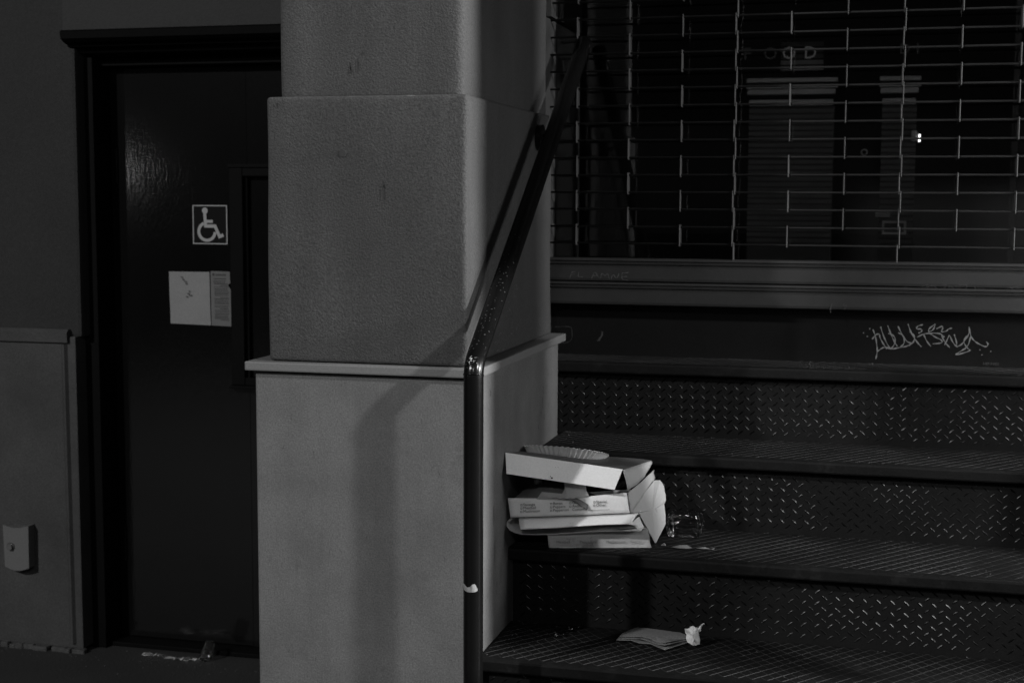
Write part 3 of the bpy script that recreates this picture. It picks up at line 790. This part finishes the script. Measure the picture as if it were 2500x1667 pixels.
for ch, x, m in (('F', -0.533, M_letterdim), ('O', -0.457, M_letterdim), ('O', -0.387, M_letter), ('D', -0.305, M_letter)):
    obj('letter', text_bm(ch, 0.066, face_frame((x, 5.592, 2.090), (1, 0, 0)), ext=0.002), m, s)
s = thing('faint_sign', (0.08, 5.58, 2.09), 'barely lit letters DI modelling a reflection in the glass above the narrower column', 'sign')
for ch, x in (('D', 0.045), ('I', 0.105)):
    obj('letter', text_bm(ch, 0.056, face_frame((x, 5.592, 2.100), (1, 0, 0)), ext=0.002), M_letterdim, s)
s = thing('small_lamp', (0.128, 5.55, 1.77), 'tiny bright lamp inside the shop beside the narrower column', 'lamp')
obj('bulb', bx(0.124, 0.131, 5.548, 5.556, 1.772, 1.800, bev=0.002), M_lamp, s)
obj('holder', bx(0.098, 0.118, 5.55, 5.58, 1.775, 1.815, bev=0.004), M_roomtrim, s)
bm = bmesh.new(); tube(bm, [(-0.071+0.0105*math.cos(a*math.pi/8), 5.57, 1.735+0.0105*math.sin(a*math.pi/8)) for a in range(17)], 0.0028, 6, cap=False)
tag(obj('wall_ring', bm, M_roomtrim), 'small pale ring hanging between the two columns inside the shop', 'ring')
bm = bmesh.new()
for a in ((0.0, .088, 1.470, 1.478), (0.0, .088, 1.427, 1.435), (0.0, .008, 1.435, 1.470), (.08, .088, 1.435, 1.470)): box(bm, a[0]+0.002, a[1]+0.002, 5.575, 5.583, a[2], a[3])
tag(obj('picture_frame', bm, M_roomtrim), 'small pale rectangular frame low inside the shop', 'frame')
tag(obj('name_plate', bx(-0.024, 0.030, 5.575, 5.583, 1.492, 1.512), mat('name_plate', 0.16, 0.7)), 'small plain plate above the pale frame inside the shop', 'plate')

# ------------------------------------------------------------------ handrail
XP, YP, ZB = -0.872, 3.030, 1.180; SL = 0.700
t = thing('handrail', (XP, YP, 0.27), 'black pipe handrail beside the pillar, bent to climb the steps', 'handrail')
bm = bmesh.new(); pts = [(XP, YP, 0.27)]
pts += [(XP, YP, z) for z in (0.5, 0.7, 0.9, 1.05, 1.155)]
pts += [(XP, YP+0.0015, ZB-0.012), (XP, YP+0.0055, ZB), (XP, YP+0.016, ZB+0.014), (XP, YP+0.032, ZB+0.027)]
pts += [(XP, YP+d, ZB+0.0045+SL*d) for d in (0.06, 0.2, 0.45, 0.7, 0.9, 1.1, 1.19)]
tube(bm, pts, 0.0225, 28)
obj('pipe', bm, M_rail, t, smooth=True)
bm = bmesh.new()
tube(bm, [(XP, YP, ZB-0.020), (XP, YP+0.0008, ZB-0.0165)], 0.0236, 28); obj('weld_bead', bm, M_rail, t, smooth=True)
bm = bmesh.new(); tube(bm, [(-0.9285, 3.868, 1.722), (-0.914, 3.868, 1.722)], 0.036, 28); obj('wall_flange', bm, M_rail, t, smooth=False)
bm = bmesh.new(); tube(bm, [(-0.916, 3.868, 1.722), (-0.892, 3.868, 1.724), (-0.872, 3.866, 1.745)], 0.0075, 12); obj('bracket_arm', bm, M_rail, t, smooth=True)
bm = bmesh.new(); disc(bm, (XP, YP, 0.274), 0.05, 0.008, 'Z'); obj('foot_plate', bm, M_rail, t)
# paint chips on the lower part of the slope and on the bend
bm = bmesh.new(); rnd = random.Random(41)
for i in range(110):
    d = abs(rnd.gauss(0, 0.17)) if i > 25 else rnd.uniform(-0.03, 0.02)
    if d > 0.5: continue
    ang = rnd.gauss(-0.1, 0.55)
    dirv = Vector((0, 1, SL)).normalized() if d > 0.02 else Vector((0, 0.3, 1)).normalized()
    c = Vector((XP, YP+max(d, 0.004), ZB+0.0045+SL*max(d, 0)+(d if d < 0 else 0)))
    out0 = Vector((0, -1, 0)); out0 = (out0-dirv*out0.dot(dirv)).normalized(); sidev = dirv.cross(out0).normalized()
    n_ = (out0*math.cos(ang)+sidev*math.sin(ang)).normalized(); tt_ = dirv.cross(n_)
    s1 = rnd.uniform(.0008, .0032); s2 = rnd.uniform(.0006, .0018); rot = rnd.uniform(0, 3.14)
    P_ = c+n_*0.0232
    vs = []
    for k in range(5):
        a = k*2*math.pi/5+rnd.uniform(-.3, .3); u = s1*math.cos(a); v = s2*math.sin(a)
        uu = u*math.cos(rot)-v*math.sin(rot); vv = u*math.sin(rot)+v*math.cos(rot)
        vs.append(bm.verts.new(P_+dirv*uu+tt_*vv))
    bm.faces.new(vs)
o = obj('paint_chips', bm, M_chip, t); o['kind'] = 'stuff'

# torn sticker wrapped on the post
def cyl(px, z, r=0.0231):
    """px = 0..1 across the visible width of the post"""
    s = (px-0.5)*2*0.98; a = math.asin(max(-0.98, min(0.98, s)))
    view = Vector((XP, YP, 0)); back = -view.normalized(); side = Vector((0, 0, 1)).cross(back).normalized()
    n_ = back*math.cos(a)+side*math.sin(a); return Vector((XP, YP, z))+n_*r
zz = lambda y: 0.691-(y-595)*0.000298*0.93
bm = bmesh.new()
tops = [(0.02, 597), (0.08, 600), (0.20, 624), (0.33, 618), (0.40, 606), (0.44, 596), (0.56, 592), (0.62, 602), (0.72, 634)]
bots = [(0.03, 652), (0.08, 656), (0.20, 662), (0.33, 663), (0.40, 661), (0.44, 662), (0.56, 660), (0.62, 658), (0.72, 650)]
A = [bm.verts.new(cyl(a, zz(b), 0.0238+0.0012*math.sin(a*17))) for a, b in tops]; B = [bm.verts.new(cyl(a, zz(b))) for a, b in bots]
for i in range(len(A)-1): bm.faces.new((A[i], B[i], B[i+1], A[i+1]))
tag(obj('torn_sticker', bm, mat('sticker_paper', 0.17, 0.8, var=0.5, scale=120)), 'torn white sticker scrap stuck low on the handrail post', 'sticker')

# ------------------------------------------------------------------ pizza boxes
B1 = {k: Vector(v) for k, v in dict(TL=B1_TL, TR=B1_TR, BR=B1_BR, BL=B1_BL, KR=B1_KR, S1=B1_S1, S2=B1_S2, S3=B1_S3, S4=B1_S4).items()}
KL = B1['TL']+(B1['KR']-B1['TR'])
KL.x = max(KL.x, -0.903); KL.z -= 0.018
FX = (B1['TR']-B1['TL']).normalized()

t = thing('pizza_box', (-0.68, 3.65, 0.66), 'bottom pizza box of the stack, narrower, sitting directly on the step', 'pizza box', 'pizza boxes stacked on the steps')
bl, br, tr_, tl = Vector(B4_BL), Vector(B4_BR), Vector(B4_TR), Vector(B4_TL)
dep = Vector((-0.055, 0.215, 0)); kbl, kbr, ktr, ktl = bl+dep, br+dep, tr_+dep, tl+dep
kbl.y = min(kbl.y, 3.815); ktl.y = min(ktl.y, 3.815)
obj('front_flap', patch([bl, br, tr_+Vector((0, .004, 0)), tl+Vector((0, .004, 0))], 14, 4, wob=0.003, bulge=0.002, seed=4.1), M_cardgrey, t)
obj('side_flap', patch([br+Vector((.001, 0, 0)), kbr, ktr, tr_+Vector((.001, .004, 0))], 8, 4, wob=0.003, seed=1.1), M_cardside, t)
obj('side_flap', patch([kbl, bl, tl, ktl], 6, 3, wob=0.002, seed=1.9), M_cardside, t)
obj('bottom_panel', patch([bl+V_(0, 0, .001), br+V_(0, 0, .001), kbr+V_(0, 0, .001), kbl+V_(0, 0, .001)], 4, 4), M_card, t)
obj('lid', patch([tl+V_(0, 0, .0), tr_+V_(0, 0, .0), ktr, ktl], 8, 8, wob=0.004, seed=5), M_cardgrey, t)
ax = (br-bl).normalized(); bm = bmesh.new()
for s_, u in (('Meatball', .07), ('Pepperoni', .30), ('Mushrooms', .56), ('Special', .80)):
    join(bm, text_bm(s_, 0.0105, face_frame(bl+(br-bl)*u+V_(0, -.0042, .0135)+V_(ax.y*.0, -.002, 0), ax)))
obj('print', bm, M_inkred, t)

t = thing('pizza_box', (-0.74, 3.65, 0.70), 'crumpled pizza box second from the bottom with a curled left edge', 'pizza box', 'pizza boxes stacked on the steps')
a, b, c, d = Vector(B3_TL), Vector(B3_BL), Vector(B3_BR), Vector(B3_TR)
bm = bmesh.new(); n = 18; rows = []
for i in range(n+1):
    u = i/n; top = a.lerp(d, u)+V_(0, 0.004, 0)
    bot = b.lerp(c, u); bot.z = b.z+(0.001+0.012*max(0, u-.35)/.65) + (0.004*math.sin(u*3.1)) ; bot.z += (c.z-b.z-0.012)*u
    if u > .88: bot = bot.lerp(c, (u-.88)/.12)
    row = []
    for j in range(6):
        v = j/5; p = top.lerp(bot, v); p.y -= 0.008*math.sin(math.pi*min(1, v*.8+.1))+0.002*noise.noise(V_(u*6, v*3, 2)); row.append(bm.verts.new(p))
    rows.append(row)
for i in range(n):
    for j in range(5): bm.faces.new((rows[i][j], rows[i][j+1], rows[i+1][j+1], rows[i+1][j]))
bmesh.ops.recalc_face_normals(bm, faces=bm.faces); bm.normal_update(); bmesh.ops.solidify(bm, geom=list(bm.faces), thickness=0.0016)
obj('front_flap', bm, M_card, t, smooth=True)
# the sheet beneath with its edge curled up on the left
path = [(-0.872, 0.7395), (-0.884, 0.7405), (-0.895, 0.738), (-0.9035, 0.731), (-0.904, 0.722), (-0.897, 0.713), (-0.886, 0.705), (-0.871, 0.6995), (-0.845, 0.6975), (-0.81, 0.6985), (-0.75, 0.7035), (-0.68, 0.7085), (-0.62, 0.7125), (-0.572, 0.7135)]
bm = bmesh.new(); rows = []
for i, (x, z) in enumerate(path[2:]):
    y0 = 3.458+0.09*(max(0, i-3)/9)
    row = []
    for j in range(8):
        v = j/7; row.append(bm.verts.new((x, y0+0.28*v+0.003*noise.noise(V_(x*20, v*3, 1)), z+0.0015*noise.noise(V_(x*30, v*5, 3))+0.002*v)))
    rows.append(row)
for i in range(len(rows)-1):
    for j in range(7): bm.faces.new((rows[i][j], rows[i][j+1], rows[i+1][j+1], rows[i+1][j]))
bmesh.ops.recalc_face_normals(bm, faces=bm.faces); bm.normal_update(); bmesh.ops.solidify(bm, geom=list(bm.faces), thickness=0.0030)
obj('tray', bm, M_cardgrey, t, smooth=True)
obj('torn_corner', poly_sheet([Vector(B3_TR)+V_(.002, .004, -.008), Vector(B3_R1)+V_(-.004, 0, 0), Vector(B3_R1)+V_(-.012, -.006, -.010), Vector(B3_R2), Vector(B3_BR)+V_(-.002, .002, 0)], 0.0016), M_card, t)
obj('top_panel', patch([a+V_(.01, .02, -.002), d+V_(0, .02, -.004), d+V_(.0, .25, 0), a+V_(.01, .27, 0)], 4, 4, wob=0.003), M_card, t)

t = thing('pizza_box', (-0.74, 3.65, 0.745), 'open pizza box with topping checkboxes printed on its front, under the top box', 'pizza box', 'pizza boxes stacked on the steps')
tl, tr_, br, bl = Vector(B2_TL), Vector(B2_TR), Vector(B2_BR), Vector(B2_BL)
bm = bmesh.new(); n = 20; rows = []
for i in range(n+1):
    u = i/n
    top = tl.lerp(tr_, u); top.z -= 0.010*math.sin(math.pi*min(1, u*1.05))*(1 if u < .96 else .3)*0.6
    bot = bl.lerp(br, u)
    row = []
    for j in range(6):
        v = j/5; p = bot.lerp(top, v); p.y -= 0.004*math.sin(math.pi*v)*math.sin(u*2.5)+0.004*noise.noise(V_(u*4, v*2, 7))*(1-abs(2*u-1)**4)
        row.append(bm.verts.new(p))
    rows.append(row)
for i in range(n):
    for j in range(5): bm.faces.new((rows[i][j], rows[i+1][j], rows[i+1][j+1], rows[i][j+1]))
bmesh.ops.recalc_face_normals(bm, faces=bm.faces); bm.normal_update(); bmesh.ops.solidify(bm, geom=list(bm.faces), thickness=0.0016)
obj('front_flap', bm, M_card, t, smooth=True)
obj('bottom_panel', patch([bl+V_(0, .002, .001), br+V_(0, .002, .001), br+V_(.01, .26, .012), bl+V_(-.002, .27, 0)], 6, 6, wob=.003), M_card, t)
kt, k1, k2, k3 = Vector(B2_KT), Vector(B2_K1), Vector(B2_K2), Vector(B2_K3)
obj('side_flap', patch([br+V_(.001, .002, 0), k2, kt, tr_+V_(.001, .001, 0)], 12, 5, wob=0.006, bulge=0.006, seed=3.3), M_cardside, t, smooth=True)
bm = bmesh.new()
ax = (br-bl).normalized(); up = V_(0, 0, 1)
cols_ = [(.09, ('Sausage', 'Meatball', 'Mushroom')), (.34, ('Bacon', 'Peppers', 'Pepperoni')), (.50, ('Onions', 'Anchovies', 'Customer')), (.70, ('Special', 'Other'))]
for u, words in cols_:
    for k, w in enumerate(words):
        p = bl+(br-bl)*u+V_(0, 0, .0300-.0088*k)+V_(0, -0.0075, 0)
        join(bm, text_bm(w, 0.0098, face_frame(p+ax*.007, ax)))
        if w != 'Customer':
            b2 = bmesh.new(); s_ = .0048
            for q in ((0, s_, 0, .0008), (0, s_, s_-.0008, s_), (0, .0008, 0, s_), (s_-.0008, s_, 0, s_)): box(b2, q[0], q[1], q[2], q[3], -.0002, .0002)
            bmesh.ops.transform(b2, matrix=face_frame(p, ax), verts=b2.verts); join(bm, b2)
b2 = bmesh.new(); box(b2, 0, .055, 0, .0008, -.0002, .0002); bmesh.ops.transform(b2, matrix=face_frame(bl+(br-bl)*.655+V_(0, -.0078, .0115), ax), verts=b2.verts); join(bm, b2)
obj('print', bm, mat('topping_print', 0.04, 0.7, var=0.5, scale=90), t)

# crumpled paper spilling inside it
bm = bmesh.new(); G = []
for i in range(23):
    u = i/22; row = []
    for j in range(10):
        v = j/9
        x = -0.896+0.195*u; y = 3.475+0.16*v
        z = 0.770+0.050*math.sin(math.pi*min(1, u*.9+.05))**.7*math.sin(math.pi*min(1, v*.9+.12))**.6+0.012*noise.noise(V_(u*4.5, v*4, 3))+0.006*abs(noise.noise(V_(u*11, v*9, 8)))
        row.append(bm.verts.new((x, y, min(z, 0.842-0.02*(u-0.3)))))
    G.append(row)
for i in range(22):
    for j in range(9): bm.faces.new((G[i][j], G[i+1][j], G[i+1][j+1], G[i][j+1]))
bmesh.ops.recalc_face_normals(bm, faces=bm.faces); bm.normal_update(); bmesh.ops.solidify(bm, geom=list(bm.faces), thickness=0.0012)
tag(obj('crumpled_paper', bm, M_kraft, None, smooth=True), 'crumpled greasy brown paper sticking out between the upper two pizza boxes', 'paper')
t2 = thing('torn_liner', (-0.80, 3.49, 0.79), 'torn pale paper liner with a pointed edge inside the open pizza box', 'paper')
obj('sheet', poly_sheet([(-0.833, 3.474, .792), (-0.826, 3.470, .800), (-0.817, 3.468, .813), (-0.813, 3.468, .803), (-0.800, 3.470, .797), (-0.782, 3.476, .800), (-0.768, 3.482, .806), (-0.762, 3.49, .818), (-0.765, 3.50, .835), (-0.735, 3.51, .838), (-0.712, 3.51, .832), (-0.708, 3.50, .815), (-0.700, 3.495, .804), (-0.755, 3.478, .794)], 0.001, crease=(-0.755, 3.480, .808)), M_cardgrey, t2)

# tall lid flap that leans out on the right of the stack
fl = [Vector(v) for v in (FL1, FL2, FL3, FL4, FL5, FL6, FL7, FL8, FL9, FL10, FL11, FL12, FL13, FL14)]
bm = bmesh.new(); cen = bm.verts.new(Vector(FLC)+V_(.006, -.006, 0)); vs = [bm.verts.new(p) for p in fl]
for i in range(len(vs)): bm.faces.new((cen, vs[i], vs[(i+1) % len(vs)]))
bmesh.ops.subdivide_edges(bm, edges=list(bm.edges), cuts=2, use_grid_fill=True)
for v in bm.verts: v.co.y += 0.002*noise.noise(v.co*40)
bmesh.ops.recalc_face_normals(bm, faces=bm.faces); bm.normal_update(); bmesh.ops.solidify(bm, geom=list(bm.faces), thickness=0.0018)
o = obj('leaning_lid', bm, M_cardside, None, smooth=False)
tag(o, 'torn pizza box lid standing upright against the right side of the stack', 'box lid')

t = thing('pizza_box', (-0.74, 3.62, 0.82), 'topmost pizza box, tilted down to the right with a dark printed lid', 'pizza box', 'pizza boxes stacked on the steps')
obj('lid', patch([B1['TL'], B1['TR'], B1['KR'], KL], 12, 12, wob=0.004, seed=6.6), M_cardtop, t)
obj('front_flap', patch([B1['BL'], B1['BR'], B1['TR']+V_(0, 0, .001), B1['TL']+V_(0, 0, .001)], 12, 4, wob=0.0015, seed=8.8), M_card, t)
bm = bmesh.new(); tops = [B1['TR'], B1['TR'].lerp(B1['KR'], .33), B1['TR'].lerp(B1['KR'], .68), B1['KR']]; bots = [B1['S1'], B1['S2'], B1['S3'], B1['S4']]
rows = []
for i in range(13):
    f_ = i/12*3; k = min(2, int(f_)); q = f_-k; tp = tops[k].lerp(tops[k+1], q); bt = bots[k].lerp(bots[k+1], q)
    rows.append([bm.verts.new(tp.lerp(bt, j/4)+V_(0.003*math.sin(math.pi*j/4)+.002*noise.noise(V_(i*.5, j*.7, 1)), 0, 0)) for j in range(5)])
for i in range(12):
    for j in range(4): bm.faces.new((rows[i][j], rows[i][j+1], rows[i+1][j+1], rows[i+1][j]))
bmesh.ops.recalc_face_normals(bm, faces=bm.faces); bm.normal_update(); bmesh.ops.solidify(bm, geom=list(bm.faces), thickness=0.0016)
obj('side_flap', bm, M_cardside, t, smooth=True)
bm = bmesh.new(); fdir = (B1['TR']-B1['TL'])
for u, v, r_ in ((.42, .14, .0022), (.405, .20, .0012), (.44, .68, .0007), (.46, .70, .0007)):
    p = B1['BL'].lerp(B1['BR'], u).lerp(B1['TL'].lerp(B1['TR'], u), v)+V_(0, -.0032, 0)
    disc(bm, p, r_, 0.0006, 'Y', 10)
obj('food_spots', bm, M_inkgrey, t)

# paper plate lying on the top box
t_c = Vector((-0.806, 3.69, 0.0)); slope = (B1['TR'].z-B1['TL'].z)/(B1['TR'].x-B1['TL'].x)
slopey = (B1['KR'].z-B1['TR'].z)/(B1['KR'].y-B1['TR'].y)
zc = B1['TL'].z+(t_c.x-B1['TL'].x)*slope+(t_c.y-B1['TL'].y)*slopey+0.004
bm = bmesh.new(); seg = 192; prof = [(0.0, 0.0), (0.05, 0.0), (0.084, 0.0005), (0.090, 0.003), (0.097, 0.009), (0.105, 0.0175), (0.1125, 0.0250), (0.1165, 0.0262)]
rings = []
for r_, h_ in prof[1:]:
    row = []
    for k in range(seg):
        a = 2*math.pi*k/seg; fl_ = 0.0018*math.cos(a*48)*max(0, min(1, (r_-.078)/.012))*(1 if r_ < .1160 else .5)
        row.append(bm.verts.new((r_*math.cos(a), r_*math.sin(a), h_+fl_*1.3)))
    rings.append(row)
c0 = bm.verts.new((0, 0, 0))
for k in range(seg): bm.faces.new((c0, rings[0][k], rings[0][(k+1) % seg]))
for i in range(len(rings)-1):
    for k in range(seg): bm.faces.new((rings[i][k], rings[i+1][k], rings[i+1][(k+1) % seg], rings[i][(k+1) % seg]))
bmesh.ops.recalc_face_normals(bm, faces=bm.faces); bm.normal_update(); bmesh.ops.solidify(bm, geom=list(bm.faces), thickness=0.0009)
bmesh.ops.transform(bm, matrix=Matrix.Translation((t_c.x, t_c.y, 0.8535)) @ Matrix.Rotation(R(-16), 4, 'X') @ Matrix.Rotation(R(1.5), 4, 'Y'), verts=bm.verts)
tag(obj('paper_plate', bm, M_card, None, smooth=False), 'white fluted paper plate lying on the topmost pizza box', 'plate')

# ------------------------------------------------------------------ litter
def clamshell():
    bm = bmesh.new(); cx, cy = -0.487, 3.735; w, d_ = 0.048, 0.040; rows = []
    for j, (z, k) in enumerate(((0.6625, .86), (0.670, .90), (0.680, .95), (0.690, .97), (0.695, 1.03), (0.699, 1.03), (0.704, .97), (0.714, .93), (0.722, .84), (0.7235, .5))):
        row = []
        for i in range(40):
            a = 2*math.pi*i/40; ca, sa = math.cos(a), math.sin(a)
            sx = math.copysign(abs(ca)**.35, ca)*w*k; sy = math.copysign(abs(sa)**.35, sa)*d_*k
            rib = 1+0.03*math.sin(i*math.pi/2)
            row.append(bm.verts.new((cx+sx*rib, cy+sy*rib, z+0.0015*noise.noise(V_(i*.4, j, 2)))))
        rows.append(row)
    for j in range(len(rows)-1):
        for i in range(40): bm.faces.new((rows[j][i], rows[j][(i+1) % 40], rows[j+1][(i+1) % 40], rows[j+1][i]))
    bm.faces.new(rows[-1]); bm.faces.new(rows[0][::-1])
    bmesh.ops.recalc_face_normals(bm, faces=bm.faces)
    return bm
tag(obj('clear_container', clamshell(), M_clear, None, smooth=False), 'clear plastic food container glinting beside the pizza boxes', 'container')

bm = bmesh.new()
NP = [(-0.608, 3.397), (-0.606, 3.423), (-0.578, 3.484), (-0.554, 3.488), (-0.455, 3.470), (-0.427, 3.441), (-0.438, 3.418), (-0.480, 3.352), (-0.500, 3.371), (-0.521, 3.390), (-0.548, 3.388), (-0.572, 3.402)]
for lay, (dz, k) in enumerate(((0.001, 1.0), (0.0045, .965), (0.008, .93))):
    c = bm.verts.new((-0.515, 3.43, 0.466+dz)); vs = []
    for i, (x, y) in enumerate(NP):
        vs.append(bm.verts.new((-0.515+(x+0.515)*k, 3.43+(y-3.43)*k+(0.004*lay), 0.465+dz+0.003*noise.noise(V_(i*1.7, lay, 4))+(0.006 if i in (7, 10) and lay else 0))))
    for i in range(len(vs)): bm.faces.new((c, vs[i], vs[(i+1) % len(vs)]))
bmesh.ops.subdivide_edges(bm, edges=list(bm.edges), cuts=1, use_grid_fill=True)
bmesh.ops.recalc_face_normals(bm, faces=bm.faces); bm.normal_update(); bmesh.ops.solidify(bm, geom=list(bm.faces), thickness=0.0012)
tag(obj('folded_napkin', bm, M_napkin), 'flat folded grey napkin lying on the lowest visible tread', 'napkin')
def crumple(name, pts, m, label, cat, th=0.001):
    bm = bmesh.new(); vs = [bm.verts.new(p) for p, in zip([Vector(q) for q in pts[0]])]
    for f_ in pts[1]: bm.faces.new([vs[i] for i in f_])
    if name == 'crumpled_tissue':
        bmesh.ops.triangulate(bm, faces=bm.faces); bmesh.ops.subdivide_edges(bm, edges=list(bm.edges), cuts=2, use_grid_fill=True)
        for v in bm.verts: v.co += Vector((noise.noise(v.co*150), noise.noise(v.co*150+V_(5, 1, 2)), noise.noise(v.co*130+V_(1, 7, 2))))*0.0045
    bmesh.ops.recalc_face_normals(bm, faces=bm.faces); bm.normal_update(); bmesh.ops.solidify(bm, geom=list(bm.faces), thickness=th)
    return tag(obj(name, bm, m), label, cat)
crumple('crumpled_tissue', ([(-0.441, 3.415, .500), (-0.434, 3.400, .507), (-0.428, 3.405, .488), (-0.431, 3.395, .474), (-0.417, 3.392, .468), (-0.402, 3.405, .471), (-0.404, 3.41, .496), (-0.399, 3.415, .513), (-0.392, 3.42, .520), (-0.409, 3.405, .510), (-0.420, 3.40, .517), (-0.416, 3.388, .497), (-0.436, 3.41, .482), (-0.412, 3.430, .500)],
    [(0, 1, 2), (0, 2, 12), (12, 2, 3), (2, 11, 3), (3, 11, 4), (11, 6, 5), (11, 5, 4), (10, 9, 11), (9, 6, 11), (9, 7, 6), (7, 8, 9), (1, 10, 11), (1, 11, 2), (9, 13, 6), (10, 13, 9)]), M_tissue, 'crumpled white tissue standing at the right end of the grey napkin', 'tissue')
crumple('paper_scrap', ([(-0.503, 3.585, .6625), (-0.48, 3.590, .668), (-0.462, 3.592, .669), (-0.447, 3.587, .663), (-0.462, 3.578, .663), (-0.482, 3.577, .663)], [(0, 1, 5), (1, 2, 4, 5), (2, 3, 4)]), M_napkin, 'small pale leaf shaped paper scrap on the tread right of the boxes', 'scrap', .0006)
crumple('thin_scrap', ([(-0.437, 3.592, .663), (-0.415, 3.594, .666), (-0.400, 3.589, .6635), (-0.390, 3.592, .666), (-0.392, 3.586, .663), (-0.42, 3.588, .663)], [(0, 1, 5), (1, 2, 5), (2, 3, 4)]), M_napkin, 'thin curled paper shred right of the leaf shaped scrap', 'scrap', .0006)
crumple('crumb', ([(-0.530, 3.598, .662), (-0.522, 3.594, .670), (-0.516, 3.598, .663), (-0.520, 3.604, .666)], [(0, 1, 2), (1, 3, 2), (0, 3, 1)]), M_card, 'tiny white crumb of paper at the foot of the upright lid', 'scrap', .0006)
def cellophane(name, path, label, w=0.014, m=None, amp=0.006):
    bm = bmesh.new(); rows = []; n = 22
    for i in range(n+1):
        u = i/n; f_ = u*(len(path)-1); k = min(len(path)-2, int(f_)); p = Vector(path[k]).lerp(Vector(path[k+1]), f_-k)
        row = []
        for j in range(5):
            v = (j/4-.5)*2
            row.append(bm.verts.new(p+V_(v*w*(.5+.4*math.sin(i*1.1)), v*w*.3, abs(noise.noise(V_(i*.9, j*1.3, 2)))*amp*2+.001)))
        rows.append(row)
    for i in range(n):
        for j in range(4): bm.faces.new((rows[i][j], rows[i][j+1], rows[i+1][j+1], rows[i+1][j]))
    return tag(obj(name, bm, m or M_clear), label, 'wrapper')
cellophane('clear_wrapper', [(-0.772, 3.38, .463), (-0.748, 3.40, .463), (-0.735, 3.45, .463), (-0.712, 3.49, .463)], 'strip of shiny clear wrapper on the lowest visible tread near the pillar')
cellophane('plastic_film', [(-2.39, 4.27, .001), (-2.30, 4.25, .001), (-2.22, 4.25, .001), (-2.175, 4.27, .001)], 'crumpled clear plastic film on the ground in front of the door', w=.03, amp=.010, m=clear('dull_film', -0.02, 0.5))
bm = bmesh.new(); tube(bm, [(-2.172, 4.268, 0.003), (-2.166, 4.270, 0.02), (-2.158, 4.272, 0.045), (-2.153, 4.273, 0.058), (-2.152, 4.273, 0.062)], 0.021, 20)
tag(obj('clear_cup', bm, M_clear, None, smooth=True), 'small clear plastic cup standing at the end of the film by the door', 'cup')

bm = bmesh.new(); rnd = random.Random(99)
for (z, yf, yb, xl) in levels[1:]:
    for i in range(70):
        x = rnd.uniform(xl+.01, 0.5) if i % 3 else xl+abs(rnd.gauss(0, .05))+.008
        y = yb-0.004-abs(rnd.gauss(0, .018)) if i % 2 else rnd.uniform(yf+.03, yb-.01)
        r_ = rnd.uniform(.0006, .0026)
        vs = [bm.verts.new((x+r_*rnd.uniform(.5, 1.3)*math.cos(a), y+r_*rnd.uniform(.5, 1.3)*math.sin(a), z+.0005)) for a in (0, 1.3, 2.6, 3.9, 5.2)]
        c = bm.verts.new((x, y, z+r_*rnd.uniform(.5, 1.1)+.0005))
        for k in range(5): bm.faces.new((vs[k], vs[(k+1) % 5], c))
tag(obj('grit', bm, mat('grit', 0.05, 0.9, var=0.9, scale=90)), kind='stuff')
bm = bmesh.new()
for i in range(160):
    x = rnd.uniform(-3.0, -1.5); y = rnd.uniform(3.7, 4.3) if i % 2 else 4.21-abs(rnd.gauss(0, .03))
    r_ = rnd.uniform(.001, .004)
    vs = [bm.verts.new((x+r_*math.cos(a), y+r_*rnd.uniform(.5, 1.3)*math.sin(a), .0005)) for a in (0, 1.3, 2.6, 3.9, 5.2)]
    c = bm.verts.new((x, y, r_))
    for k in range(5): bm.faces.new((vs[k], vs[(k+1) % 5], c))
tag(obj('ground_grit', bm, mat('ground_grit', 0.03, 0.9, var=0.9, scale=90)), kind='stuff')
